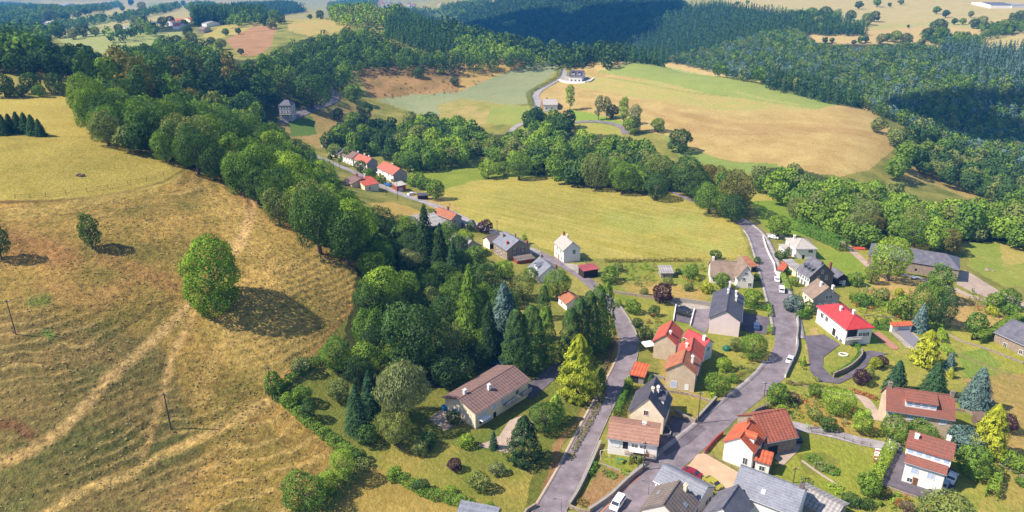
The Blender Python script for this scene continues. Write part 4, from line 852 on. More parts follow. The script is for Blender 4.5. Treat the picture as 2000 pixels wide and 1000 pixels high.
            if st.startswith('shut'):
                for sg in (-1, 1): p = MB(); bx(p, t + sg * (ww * .8 + .1) - ww * .24, t + sg * (ww * .8 + .1) + ww * .24, z - .02, z + hh, .02, .07); p.build('shutter', 'shutter_' + st[5:], fo)
        elif st == 'door': bx(f, t - ww / 2, t + ww / 2, z, z + hh, -.02, .05); f.build('door', 'door', o)
        elif st == 'whitedoor': bx(f, t - ww / 2, t + ww / 2, z, z + hh, -.02, .05); f.build('door', 'trim', o)
        elif st == 'garage':
            bx(f, t - ww / 2, t + ww / 2, z, z + hh, -.02, .05)
            for i in range(3): bx(f, t - ww / 2, t + ww / 2, z + hh * (i + 1) / 4, z + hh * (i + 1) / 4 + .03, .05, .07)
            f.build('garage_door', 'garage', o)
        elif st == 'hole': bx(f, t - ww / 2, t + ww / 2, z, z + hh, -.02, .02); f.build('opening', 'shade', o)
        elif st == 'awning': bx(f, t - ww / 2, t + ww / 2, z, z + .12, 0, 1.7); f.build('awning', 'awning', o)
        elif st == 'balcony':
            bx(f, t - ww / 2, t + ww / 2, z - .2, z, 0, 1.5)
            f2 = MB(); bx(f2, t - ww / 2, t + ww / 2, z + .9, z + .98, 1.42, 1.5); n = int(ww / .5)
            for i in range(n + 1): bx(f2, t - ww / 2 + ww * i / n - .03, t - ww / 2 + ww * i / n + .03, z, z + .9, 1.43, 1.49)
            fo = f.build('balcony', 'concrete', o); f2.build('railing', wn[6] if len(wn) > 6 else 'metal', fo)
    return o
# ------------------------------------------------------------------ the village, house by house
W2 = lambda f, ss, z, st='win', w=1.0, h=1.3: [(f, s, z, w, h, st) for s in ss]
G1 = 'houses of the village'
house('apartment_house', 'big pale pink gabled house with dark slate roof and a paved yard on each side', (1382,621),(1447,630),(1455,580), 5.6, 3.2, 'BC', 'pink', 'r_slate_dark', win=W2('l', (.15,.4,.65,.9), 3.6) + W2('r', (.2,.5,.8), 3.4) , chim=[(.62,-.5,1.5,'white'),(.8,-.45,1.6,'white'),(.7,.04,1.3,'white'),(.96,.0,1.8,'white')], group=G1)
house('house', 'white house wing with steep grey brown roof and red shutter in its gable', (1431,544),(1467,545),(1469,522), 4.0, 4.8, 'BC', 'white', 'r_tan', win=[('f',.38,3.2,1.0,1.1,'win'),('f',.8,.9,1.1,1.4,'win'),('f',.5,5.4,.9,.9,'closed_brown')], group=G1)
house('house', 'long low white house under a grey brown roof facing the gardens', (1382,540),(1452,545),(1455,522), 2.8, 4.3, 'AB', 'white', 'r_tan', win=W2('f', (.14,.45), .9, 'win', 1.4, 1.5) + [('l',.5,1,1,1.2,'win')], chim=[(.05,0,1.0,'white')], group=G1)
house('garage', 'small garage with a bright rust orange roof beside the upper road', (1458,523),(1473,521),(1467,503), 2.6, .8, 'AB', 'concrete', 'r_terra', 'mono', cat='garage', win=[('f',.5,0,2,2,'hole')])
house('garden_shed', 'little garden shed with a pale grey roof standing among the allotments', (1288,534),(1315,534),(1313,521), 2.3, .6, 'AB', 'concrete', 'r_fibre', 'mono', cat='shed', win=[('f',.28,.2,.9,1.7,'closed_brown'),('f',.72,.8,.7,.8,'closed_brown')])
house('cottage', 'small white cottage with salmon tile roof between the cypress wall and the lane', (1102,596),(1136,590),(1124,572), 2.7, 1.9, 'BC', 'white', 'r_terra', win=[('f',.75,.1,1.1,2,'closed_brown'),('l',.4,1,.8,.9,'win')], group=G1)
house('open_shed', 'open sided shed with a faded maroon sheet roof by the lane', (1136,531),(1167,526),(1162,515), 3.2, .4, 'AB', 'darkwood', 'r_maroon', 'mono', cat='shed', win=[('f',.5,0,5,2.6,'hole')])
house('house', 'tall narrow white house with pale slate roof and green shutters beside the mown meadow', (1099,491),(1135.5,486),(1117,469.5), 5.4, 3.2, 'BC', 'white', 'r_palegrey', win=[('f',.62,3.6,1.2,1.7,'closed_green')] + W2('l', (.3,.7), 3.4, 'closed_green') + W2('l', (.5,), .2, 'door', 1, 2.1) + W2('l', (.2,.8), .9, 'closed_green'), chim=[(.72,-.2,1.3,'cream'),(.92,.0,1.2,'brick')], dorm=[(.55,-1,.8,'skylight')], group=G1)
house('farmhouse', 'stone farmhouse with pale slate roof and two chimneys, its gable above a low woodshed', (963,473),(991,491.5),(1036,479.5), 5.0, 3.5, 'AB', 'stone', 'r_slate_pale', win=W2('r', (.32,.68), 3.6, 'shut_brown', .8, 1.5) + W2('r', (.5,), .4, 'closed_green', 1.3, 2) + W2('f', (.25,.5,.75), 3.3, 'win', .8, 1.1) + W2('f', (.3,.6), .8, 'win'), chim=[(.2,-.35,1.2,'stone'),(.62,.15,1.4,'stone'),(.95,.75,1.2,'brick'),(.75,-.6,.9,'red')], group=G1)
house('barn', 'low dark roofed barn with a white gable joined to the stone farmhouse', (940,466),(955,473),(984,467), 3.4, 1.8, 'BC', 'white', 'r_stonetile', cat='barn', win=[('r',.15,0,1.8,2.3,'hole')])
house('woodshed', 'long low woodshed roof lying below the stone farmhouse gable', (1008,511),(1044,505),(1038,497), 1.6, .5, 'AB', 'redwall', 'r_stonetile', 'mono', cat='shed')
house('farmhouse', 'grey gabled farmhouse with mottled terracotta roof at the meadow corner', (845,416),(881,430),(904,424), 5.2, 2.2, 'AB', 'grey', 'r_terra', win=[('r',.3,3.4,1.1,1.5,'closed_brown'),('r',.4,0,1.0,2,'hole')], chim=[(.5,.1,1.6,'brick')], group=G1)
house('barn', 'wide open barn with pale fibre cement roof beside the terracotta farmhouse', (815,447),(868,438),(852,418), 3.4, 1.2, 'AB', 'concrete', 'r_fibre', 'mono', cat='barn', win=[('f',.6,0,6,2.6,'hole')])
house('lean_to', 'small lean-to on the right of the terracotta farmhouse', (905,442),(915,440),(911,429), 2.5, .5, 'AB', 'concrete', 'r_fibre', 'mono', cat='shed')
house('barn', 'old pale roofed barn half hidden behind the trees below the farmhouse', (869,478),(903,495),(941,479), 3.4, 3.6, 'AB', 'beige', 'r_fibre', cat='barn', win=[('r',.75,2.0,.7,.9,'hole')], chim=[(.7,.2,1.2,'white')])
house('outbuilding', 'small outbuilding with a dull pink roof above the half hidden barn', (856,466),(866,474),(876,468), 2.6, 1.0, 'AB', 'beige', 'r_brown', cat='shed')
house('house', 'slate blue roofed house with a big white dormer beside the lane', (1036,527),(1058,547),(1094,528), 3.0, 3.6, 'AB', 'white', 'r_slate_pale', dorm=[(.45,-1,2.4,'gable')], chim=[(.1,.0,1.2,'stone'),(.95,.5,1.2,'brick')], win=W2('r', (.3,.7), 1), group=G1)
GT = 'terraced houses along the far road'
house('terraced_house', 'leftmost terraced house with a dark brown roof', (641,292),(655,297.5),(674,291), 4.0, 2.3, 'AB', 'white', 'r_stonetile', group=GT, win=W2('f', (.2,.5,.8), 2.4, 'win', .8, 1.0) + W2('f', (.3,.7), .3, 'closed_brown'))
house('terraced_house', 'second terraced house from the left with a blue grey slate roof', (655,298),(665,303),(684,296), 3.9, 2.3, 'AB', 'cream', 'r_slate', group=GT, win=W2('f', (.3,.7), 2.4, 'win', .8, 1.0))
house('terraced_house', 'third terraced house from the left with a faded brown roof and white front', (669,303.5),(690,310.5),(711,304), 5.0, 2.7, 'AB', 'white', 'r_brown', group=GT, chim=[(.97,.1,.9,'white')], win=W2('f', (.15,.4,.65,.9), 3.2, 'win', .8, 1.1) + W2('f', (.2,.5,.8), .5, 'win', .9, 1.3))
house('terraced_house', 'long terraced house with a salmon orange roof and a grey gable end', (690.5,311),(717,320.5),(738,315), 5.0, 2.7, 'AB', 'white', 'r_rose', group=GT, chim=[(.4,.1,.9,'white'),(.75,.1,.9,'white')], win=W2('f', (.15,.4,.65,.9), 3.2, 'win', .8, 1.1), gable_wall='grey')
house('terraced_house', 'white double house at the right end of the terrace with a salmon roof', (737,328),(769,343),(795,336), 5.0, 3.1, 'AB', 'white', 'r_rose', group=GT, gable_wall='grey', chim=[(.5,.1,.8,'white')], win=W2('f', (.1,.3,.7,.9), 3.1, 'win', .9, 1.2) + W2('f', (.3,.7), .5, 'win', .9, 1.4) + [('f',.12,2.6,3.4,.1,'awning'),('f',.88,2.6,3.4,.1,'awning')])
house('house', 'red roofed cottage on the near side of the far road with one brown window', (702,366),(731,360),(720,343), 3.4, 2.0, 'AB', 'cream', 'r_red_tile', win=[('f',.35,1.0,.9,1.4,'closed_brown')], chim=[(.7,.2,1.6,'white')], group=G1)
house('house', 'dull brown roofed cottage half hidden left of the red roofed cottage', (680,357),(698,364),(714,347), 3.2, 1.8, 'AB', 'beige', 'r_brown', chim=[(.3,.2,1.4,'red')], group=G1)
house('garage', 'red walled garage with a pale flat roof beside the far road', (766,358),(775.5,365.5),(793,361), 3.4, .4, 'AB', 'redwall', 'r_palegrey', 'mono', cat='garage', win=[('r',.4,0,2.2,2.4,'garage')])
house('garden_shed', 'small dark garden shed near the white car by the far road', (816,383),(838,381.5),(835,377), 2.3, .3, 'AB', 'darkwood', 'r_slate_dark', 'mono', cat='shed')
house('stone_villa', 'tall three storey stone house with slate hipped roof beside the bend of the upper road', (541,199),(566,199),(577,193), 9.0, 3.0, 'AB', 'grey', 'r_slate', 'hip', ov=.3, hipr=.5, win=[(f, s, z, 1.0, 1.7, 'shut_white') for f, ss in (('f', (.25,.7)), ('r', (.3,.72))) for s in ss for z in (1.0, 3.9, 6.6)] + [('f',.5,3.0,8,.1,'balcony')], group=G1)
house('villa', 'white villa with steep dark gabled roof alone on the hill field road', (1111,149),(1138,150),(1143,144), 5.2, 4.2, 'AB', 'white', 'r_slate_dark', win=W2('f', (.2,.5,.8), .8, 'win', 1.4, 1.6), dorm=[(.3,-1,3,'gable'),(.72,-1,3,'gable')], group=G1)
house('farmhouse', 'pale pink roofed farmhouse with a red gable below the hill villa', (1057,205),(1086,205),(1090,195), 4.2, 2.6, 'AB', 'white', 'r_palegrey', gable_wall='redwall', win=W2('f', (.2,.6), .8), chim=[(.3,.1,1,'redwall')], group=G1)
house('villa', 'white villa with a pale grey hipped roof in front of the tall hedge', (1548,487),(1591,487),(1581,465), 4.6, 2.3, 'AB', 'white', 'r_palegrey', 'hip', win=[('f',.72,3.0,1.7,1.2,'win'),('f',.4,0,1,2,'hole'),('l',.4,3,1.2,1.2,'win')], chim=[(.2,.3,1.1,'white')], group=G1)
house('garage', 'small white carport attached left of the pale grey roofed villa', (1527,488),(1545,487),(1542,477), 2.8, .2, 'AB', 'white', 'r_palegrey', 'mono', cat='garage')
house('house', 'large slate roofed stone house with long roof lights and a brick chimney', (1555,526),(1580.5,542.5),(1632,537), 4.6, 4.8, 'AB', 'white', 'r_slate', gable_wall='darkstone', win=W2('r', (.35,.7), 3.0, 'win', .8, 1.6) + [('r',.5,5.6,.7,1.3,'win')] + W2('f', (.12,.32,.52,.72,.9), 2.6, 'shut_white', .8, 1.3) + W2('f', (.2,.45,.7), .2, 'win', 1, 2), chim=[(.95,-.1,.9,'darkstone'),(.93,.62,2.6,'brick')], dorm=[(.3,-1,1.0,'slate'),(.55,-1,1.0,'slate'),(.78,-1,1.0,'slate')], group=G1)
house('garage', 'long low grey roofed wing joining the large slate house to the road', (1538,532),(1557,530),(1562,508), 2.8, .9, 'AB', 'cream', 'r_fibre', 'mono', cat='garage')
house('garage', 'tiny white porch with an orange roof right on the upper road', (1524,528),(1538,531),(1535,513), 2.5, .5, 'AB', 'white', 'r_orange', 'mono', cat='garage', win=[('l',.5,0,1.8,2,'garage')])
house('workshop', 'dark timber gabled workshop behind the large slate house', (1631,546),(1656,544),(1642,530), 2.9, 1.9, 'BC', 'darkwood', 'r_slate', cat='shed', win=[('f',.4,1,.8,.9,'win'),('f',.7,0,1,2,'closed_blue')])
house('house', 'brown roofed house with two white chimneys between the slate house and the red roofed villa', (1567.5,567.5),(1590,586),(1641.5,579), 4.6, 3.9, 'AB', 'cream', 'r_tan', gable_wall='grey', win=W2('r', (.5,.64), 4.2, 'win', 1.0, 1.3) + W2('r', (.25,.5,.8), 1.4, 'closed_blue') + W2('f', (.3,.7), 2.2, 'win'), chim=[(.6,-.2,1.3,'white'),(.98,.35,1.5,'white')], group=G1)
house('villa', 'white villa under a bright red hipped roof with a terrace cut into its corner', (1594,598),(1654,645.5),(1709,640), 5.6, 2.4, 'AB', 'white', 'r_red', 'hip', ov=.55, hipr=.9, win=W2('f', (.18,.34), 3.0, 'win', 1.4, 1.6) + [('f',.62,.4,1.6,2.4,'hole'),('f',.74,-.6,1.3,1.9,'win'),('f',.87,-.6,1.3,1.9,'win'),('r',.22,3.0,3.2,2.3,'hole'),('r',.55,2.9,1.0,1.2,'win'),('r',.7,2.9,1.0,1.2,'win'),('r',.84,2.9,1.0,1.2,'win'),('r',.68,-2.2,3.4,2.3,'garage'),('r',.25,2.7,5,.1,'balcony','trim')], chim=[(.45,-.25,1.2,'white'),(.72,.05,1.4,'white')], group=G1)
house('pool_house', 'white pool house with an orange roof at the head of the covered pool', (1740,638),(1782,636),(1781,630), 2.6, .5, 'AB', 'white', 'r_orange', 'mono', cat='pool house', win=[('f',.6,.2,3.6,1.9,'garage')])
house('barn', 'very long stone barn with a slate roof standing behind the round tree', (1690,497),(1869,526.5),(1880,504), 5.0, 3.0, 'AB', 'stone', 'r_slate', 'hip', hipr=.7, ov=.35, cat='barn', win=W2('f', (.55,.75,.9), 1.6, 'hole', .8, 1.0), chim=[(.3,.1,.4,'stone')])
house('stone_house', 'stone house with a grey roof cut by the right edge of the photo', (1950,653),(2032,690),(2075,662), 4.2, 3.0, 'AB', 'stone', 'r_slate', win=W2('f', (.3,.7), 1), group=G1)
house('house', 'beige house with a ribbed red roof and a white canopy at its side', (1273,667),(1322,676),(1336,647), 5.4, 2.9, 'BC', 'beige', 'r_red_tile', chim=[(.25,-.25,.6,'white')], win=W2('r', (.3,.7), 3, 'win'), group=G1)
house('house', 'house with a bright crimson tile roof behind the two orange roofed volumes', (1337,660),(1381,681),(1391,667), 5.0, 1.7, 'AB', 'white', 'r_red', win=W2('f', (.3,.6,.85), 3.2, 'win', 1.2, 1.0) + W2('r', (.5,), 3, 'win'), chim=[(.85,-.3,1.2,'white')], group=G1)
house('house', 'beige rendered house with an orange roof and one white window low in its gable', (1297,722),(1361,733),(1369,706), 5.6, 3.0, 'BC', 'beige', 'r_terra', win=[('f',.74,.6,.9,1.5,'closed_white'),('f',.3,.6,1.4,1.9,'closed_blue')], chim=[(.5,-.55,1.8,'white')], group=G1)
house('house', 'red orange roofed volume joined behind the beige rendered house', (1319,698),(1371,706),(1379,679), 5.4, 2.8, 'BC', 'grey', 'r_red_tile', chim=[(.4,.35,1.0,'white')], win=W2('r', (.3,.7), 3), group=G1)
house('garage', 'small garage with a plain bright orange roof above the left road', (1231,732),(1261,738),(1267,715), 2.5, .6, 'AB', 'concrete', 'r_orange', 'mono', cat='garage', win=[('f',.3,0,2.2,2,'hole')])
house('house', 'cream gabled house with a steep dark slate roof and two big white roof windows', (1221,804),(1294,819),(1319,778), 4.6, 5.2, 'BC', 'cream', 'r_slate_dark', win=[('f',.47,4.6,1.0,1.3,'closed_brown'),('f',.47,1.4,1.0,1.3,'closed_brown'),('f',.1,.4,1.0,2.0,'hole')], chim=[(.35,-.1,1.0,'cream'),(.6,-.3,1.2,'white')], dorm=[(.45,-1,1.3,'gable'),(.72,-1,1.3,'gable')] , group=G1)
house('bungalow', 'white bungalow with a plain brown roof, orange balcony and a garden between two roads', (1170,854),(1271,869),(1306,829), 4.4, 1.7, 'AB', 'white', 'r_brown_plain', win=[('f',.16,2.3,1.6,1.4,'closed_white'),('f',.36,2.0,1.2,2.0,'hole'),('f',.62,2.6,3.6,.1,'awning'),('f',.55,1.7,1.4,2.0,'win'),('f',.72,1.7,1.4,2.0,'win'),('f',.66,1.6,6.5,.1,'balcony','orange'),('f',.62,-.6,.8,.8,'hole'),('r',.4,1.4,1,1.2,'win')], chim=[(.7,.1,.7,'white')], group=G1)
house('house', 'white gabled house with a vivid orange roof beside the pink gravel court', (1409,863),(1472,886),(1499,851), 5.0, 2.8, 'BC', 'white', 'r_orange', win=[('f',.78,1.2,1.0,1.7,'win')] + W2('r', (.3,), 3.2), chim=[(.9,.1,.9,'brick')], dorm=[(.4,-1,2.2,'gable')], group=G1)
house('outbuilding', 'lower white annex with an orange roof joined to the vivid orange roofed house', (1471,899),(1504,908),(1513,890), 3.4, .7, 'AB', 'white', 'r_orange', 'mono', cat='annex', win=[('f',.5,1,1.1,1.2,'win')])
house('barn', 'rust red mossy tiled barn behind the vivid orange roofed house', (1452,826),(1509,884),(1544,839), 4.0, 4.0, 'BC', 'stone', 'r_rust', cat='barn', win=[('r',.3,0,2.6,2.6,'hole')])
house('house', 'grey slate roofed house at the crossroads with its long side to the road', (1283,943),(1372,990),(1391,948), 4.4, 2.2, 'AB', 'white', 'r_slate_pale', win=W2('r', (.6,.8), 1.5, 'win'), group=G1)
house('house', 'house with a grey tiled left slope, brown ribbed right slope and a blue roof window', (1243,992),(1330,1028),(1374,984), 5.2, 3.4, 'BC', 'pink', 'r_stonetile', chim=[(.96,-.35,1.2,'cream')], dorm=[(.55,-1,1.0,'skylight'),(.6,1,1.2,'skylight')], group=G1)
house('house', 'large white house with a broad blue grey slate roof at the bottom of the photo', (1428,960),(1556,1010),(1580,958), 5.4, 3.6, 'AB', 'white', 'r_slate_pale', dorm=[(.45,-1,.8,'skylight')], chim=[(.98,.0,.7,'darkstone')], group=G1)
house('barn', 'dark slate roofed barn running down to the bottom edge between two pale roofs', (1368,1004),(1440,1036),(1476,990), 4.2, 3.6, 'BC', 'white', 'r_slate', cat='barn')
house('barn', 'low barn with old grey sheets on its roof beside the vegetable plots', (1546,972),(1632,1016),(1659,984), 3.0, 1.4, 'AB', 'concrete', 'r_fibre', cat='barn')
house('greenhouse', 'flat grey roofed shed cut by the bottom edge left of the left road', (888,1003),(965,1018),(980,998), 2.5, .8, 'AB', 'concrete', 'r_slate_pale', 'mono', cat='shed')
house('bungalow', 'long house with a ribbed brown roof standing alone below the park trees', (859,775),(925.6,809),(1041.6,744), 4.4, 2.0, 'BC', 'cream', 'r_brown', ov=.7, win=[('f',.3,1.0,2.0,1.8,'whitedoor'),('r',.12,2.2,3.2,.1,'awning'),('r',.12,.4,2.2,1.6,'win'),('r',.35,2.2,1.2,1.2,'closed_blue'),('r',.5,2.2,1.2,1.2,'closed_blue'),('r',.62,1.9,5,.1,'balcony','trim'),('r',.78,2.2,1.2,1.2,'win'),('r',.9,1.9,3.5,.1,'balcony','trim'),('r',.35,-.6,1,1.8,'hole'),('r',.25,-.4,1,1.2,'closed_blue')], chim=[(.12,.1,1.2,'white'),(.42,-.35,1.4,'white')], group=G1)
house('house', 'stone house with a red roof, one long dormer and a chimney at each end', (1720,801),(1856,821),(1860,786), 5.2, 4.3, 'AB', 'beige', 'r_moss', win=W2('f', (.08,.37,.57,.86), 3.5, 'closed_blue', 1.3, 1.2) + W2('f', (.2,.7), .8) + [('f',.4,.0,1.1,2.1,'whitedoor')], chim=[(.02,.0,1.2,'stone'),(.98,-.05,1.3,'stone')], dorm=[(.5,-1,6.8,'shed')], group=G1)
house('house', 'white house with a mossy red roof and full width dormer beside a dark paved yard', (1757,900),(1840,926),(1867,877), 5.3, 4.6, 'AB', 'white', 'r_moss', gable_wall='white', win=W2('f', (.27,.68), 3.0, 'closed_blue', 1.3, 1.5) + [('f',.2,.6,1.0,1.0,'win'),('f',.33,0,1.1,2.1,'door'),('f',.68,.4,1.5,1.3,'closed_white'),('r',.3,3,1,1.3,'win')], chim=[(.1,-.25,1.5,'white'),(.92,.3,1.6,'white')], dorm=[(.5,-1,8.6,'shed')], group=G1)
house('garden_shed', 'open wooden log shelter on the lawn right of the stone house', (1901,822),(1926,824),(1929,808), 2.2, .4, 'AB', 'wood', 'wood', 'mono', cat='shed', win=[('f',.5,0,2.4,1.6,'hole')])
# the hamlet on the far ridge, the far village, farms in the far fields
HM = [(250,54,7,'white','r_palegrey','tiny white'),(279,52,13,'cream','r_red_tile','dark red roofed'),(296,46,10,'white','r_palegrey','pale roofed'),(334,46,11,'white','r_tan','tan roofed'),(350,51,12,'white','r_red_tile','red gabled white'),(352,39,16,'cream','r_orange','orange roofed'),(371,39,16,'cream','r_red_tile','long red orange roofed'),(398,58,12,'beige','r_tan','stone coloured'),(411,47,10,'white','r_palegrey','small pale'),(414,40,16,'beige','r_slate','long slate roofed'),(431,38,16,'beige','r_slate_pale','blue roofed'),(444,34,12,'white','r_palegrey','highest pale roofed')]
for i, (u, v, wd, wl, rf, ds) in enumerate(HM):
    house('farmhouse', ds + ' house in the hamlet on the far left ridge', (u - wd/2, v), (u + wd/2, v + (i % 3) - 1), (u + wd/2 + 1.5, v - 3.5), 3.8, 2.6, 'AB', wl, rf, group='houses of the far hamlet', ov=.2)
rr_ = random.Random(4)
for i in range(26):
    u = 700 + rr_.random() * 190; v = 3 + rr_.random() * 13; wd = rr_.uniform(3.2, 6)
    house('farmhouse', 'tiny hazy house of the distant valley village at the top', (u - wd/2, v), (u + wd/2, v), (u + wd/2 + .5, v - 1.1), 5, 3, 'AB', rr_.choice(['white','cream']), rr_.choice(['r_red_tile','r_palegrey','r_slate','r_orange']), group='houses of the distant village', ov=.2)
for u, v, wd, ds in ((132,9,8,'left'),(68,38,5,'middle'),(97,45,10,'right')):
    house('farmhouse', ds + ' pale farm in the hazy fields at the far upper left', (u - wd/2, v), (u + wd/2, v), (u + wd/2 + 1, v - 2), 5, 3, 'AB', 'white', 'r_palegrey', ov=.2, group='farms of the hazy upper left fields')
house('cattle_barn', 'long white walled cattle barn with a blue grey roof in the far right field', (1914,9.5),(1959,10),(1960,4.5), 4.5, 2.5, 'AB', 'white', 'r_slate', cat='barn', ov=.3)
house('cattle_barn', 'pale barn cut by the right edge in the far right field', (1971,10),(2004,13),(2006,8), 4, 2.0, 'AB', 'white', 'r_fibre', cat='barn', ov=.3)
# ------------------------------------------------------------------ paved yards, drives, lanes, pavements
def PT(name, pix, m, lift=.13): return patch(name, pix, M[m] if m in M else K[m], lift)
PT('driveway', [(1571,657),(1610,654),(1637,670),(1640,674),(1608,698),(1607,717),(1625,737),(1640,740),(1680,715),(1680,690),(1700,685),(1735,692),(1700,700),(1696,712),(1675,732),(1640,750),(1600,746),(1582,726),(1577,680)], 'asphalt_dark', .16)
PT('pavement', [(1354,604),(1390,604),(1384,640),(1376,653),(1349,637)], 'asphalt')
PT('parking_area', [(1322,598),(1356,606),(1350,634),(1315,626)], 'asphalt_dark')
PT('pavement', [(1300,589),(1386,597),(1387,604),(1352,604),(1322,598)], 'kerbstone')
PT('parking_area', [(1452,610),(1500,620),(1505,640),(1494,654),(1448,645)], 'asphalt_dark')  # real parking; its darker tone repeats the apartment house's cast shadow
PT('pavement', [(1283,868),(1312,812),(1362,827),(1380,838),(1345,868),(1300,892)], 'asphalt_dark')  # paved apron, darkened in colour where the houses' shadows fall
PT('courtyard', [(1330,928),(1362,888),(1376,886),(1448,927),(1428,958),(1385,950)], 'pink_gravel')
PT('driveway', [(936,872),(975,852),(995,822),(1020,812),(1042,826),(1012,868),(990,886)], 'gravel')
PT('driveway', [(1003,770),(1040,745),(1070,720),(1100,705),(1108,715),(1080,745),(1060,762),(1040,780)], 'asphalt_dark')
PT('courtyard', [(838,819),(868,797),(905,812),(900,828),(868,842)], 'gravel')
PT('courtyard', [(1753,880),(1740,900),(1726,915),(1717,945),(1738,950),(1770,962),(1800,973),(1825,970),(1863,962),(1872,925),(1850,905)], 'asphalt_dark')
PT('courtyard', [(1512,895),(1545,845),(1567,862),(1560,880),(1528,912)], 'gravel')
PT('courtyard', [(1872,534),(1885,528),(1905,540),(1950,568),(2000,590),(2000,602),(1960,592),(1900,572),(1868,556)], 'gravel')
PT('pavement', [(1098,514),(1128,517),(1136,531),(1128,534),(1112,524)], 'kerbstone')
PT('pool_terrace', [(1735,646),(1748,644),(1780,645),(1801,667),(1791,685),(1771,681)], 'kerbstone', .2)
PT('terrace', [(1704,652),(1717,648),(1755,679),(1752,684),(1741,682)], 'pink_paving')
ribbon('lane', [(1540,829),(1570,836),(1605,843),(1640,851),(1680,862),(1720,870),(1762,880)], 3.6, M['asphalt_pale'], lift=.12)
ribbon('lane', [(1664,768),(1685,778),(1700,795),(1714,822)], 2.8, M['gravel'], lift=.12)
ribbon('track', [(1640,470),(1662,488),(1688,512),(1704,526)], 3.2, M['gravel'], lift=.12)
ribbon('lane', [(1492,462),(1512,458),(1535,464)], 4, M['gravel'], lift=.12)
ribbon('lane', [(1566,900),(1600,925),(1640,950)], .7, M['gravel'], lift=.1)
def road_edge(name, road, side, i0, i1, gap, wid, material, h=.13):
    P, ws, _ = road; n = len(P); a, b = int(i0 * n), int(i1 * n); P, ws = P[a:b], ws[a:b]; rows = []
    for o_, z_ in ((0, -.3), (0, h), (wid, h), (wid, -.3)):
        q = offset_line(P, side * (ws / 2 + gap + o_)); rows.append(np.c_[q, ground(q[:, 0], q[:, 1]) + .1 + z_])
    A = np.stack(rows, 1); m = len(P); i = np.arange(m * 4).reshape(m, 4); F = np.concatenate([np.stack([i[:-1, k], i[1:, k], i[1:, k + 1], i[:-1, k + 1]], -1) for k in range(3)])
    return link(name, mesh_np(name, A.reshape(-1, 3), F if side < 0 else F[:, ::-1], [material]), kind='structure')
road_edge('pavement', ROAD_E, 1, .0, .30, .0, 1.1, M['asphalt_pale']); road_edge('kerb', ROAD_E, 1, .0, .30, -.12, .12, M['kerbstone'], .15)
road_edge('pavement', ROAD_E, -1, .36, .80, .0, 1.6, M['asphalt_pale']); road_edge('kerb', ROAD_E, -1, .36, .8, -.12, .12, M['kerbstone'], .15)
road_edge('pavement', ROAD_E, 1, .36, .74, .0, 1.0, M['asphalt_pale'], .1)
road_edge('kerb', ROAD_W, -1, .0, .5, -.1, .15, M['kerbstone'], .12); road_edge('verge', ROAD_W, 1, .0, .5, .0, .7, M['gravel'], .05)
ribbon('pavement', [(1172,1003),(1205,970),(1232,945),(1250,932)], .45, M['pink_paving'], lift=.13)
wl_ = mat('white road paint', (.75, .75, .73), .6)
def dashes(road, off, i0, i1, ln, gap, wd=.12):
    P, ws, _ = road; n = len(P); k = int(i0 * n); m = MB(); step = max(1, int(round((ln + gap) / 1.5))); L_ = max(1, int(round(ln / 1.5)))
    while k + L_ < int(i1 * n):
        for j in range(k, k + L_):
            a, b = P[j], P[j + 1]; d = (b - a) / max(1e-6, np.hypot(*(b - a))); nn = np.array([-d[1], d[0]]); q = [a + nn * (off - wd), b + nn * (off - wd), b + nn * (off + wd), a + nn * (off + wd)]
            m.poly([(p[0], p[1], gz(p[0], p[1]) + .12) for p in q])
        k += step
    o = m.build('road_marking', wl_); o['kind'] = 'structure'
PT('courtyard', [(1092,158),(1104,150),(1142,150),(1160,154),(1152,161),(1120,163)], 'kerbstone', .5)
# ------------------------------------------------------------------ walls, hedges, fences
def wall(name, pix, h, th, mt, label, cat='wall', cap=None, group=None, step=1.2):
    P = resample([cast(u, v)[:2] for u, v in pix], step) if len(pix) > 2 else np.array([cast(*p)[:2] for p in pix]); m = MB(); A = offset_line(P, th / 2); B_ = offset_line(P, -th / 2)
    o = empty(name, (*P[0], gz(*P[0]))); tag(o, label, cat, group); oz = o.location
    def L_(q, z): return (q[0] - oz.x, q[1] - oz.y, gz(q[0], q[1]) + z - oz.z)
    n = len(P)
    for i in range(n - 1):
        m.poly([L_(A[i + 1], -.6), L_(A[i], -.6), L_(A[i], h), L_(A[i + 1], h)]); m.poly([L_(B_[i], -.6), L_(B_[i + 1], -.6), L_(B_[i + 1], h), L_(B_[i], h)]); m.poly([L_(A[i], h), L_(B_[i], h), L_(B_[i + 1], h), L_(A[i + 1], h)])
    m.poly([L_(A[0], -.6), L_(B_[0], -.6), L_(B_[0], h), L_(A[0], h)]); m.poly([L_(B_[-1], -.6), L_(A[-1], -.6), L_(A[-1], h), L_(B_[-1], h)])
    m.build('masonry', mt, o)
    if cap:
        A = offset_line(P, th / 2 + .06); B_ = offset_line(P, -th / 2 - .06); m = MB()
        for i in range(n - 1): m.slab([L_(A[i], h + .12), L_(B_[i], h + .12), L_(B_[i + 1], h + .12), L_(A[i + 1], h + .12)], .12)
        m.build('coping', cap, o)
    return o
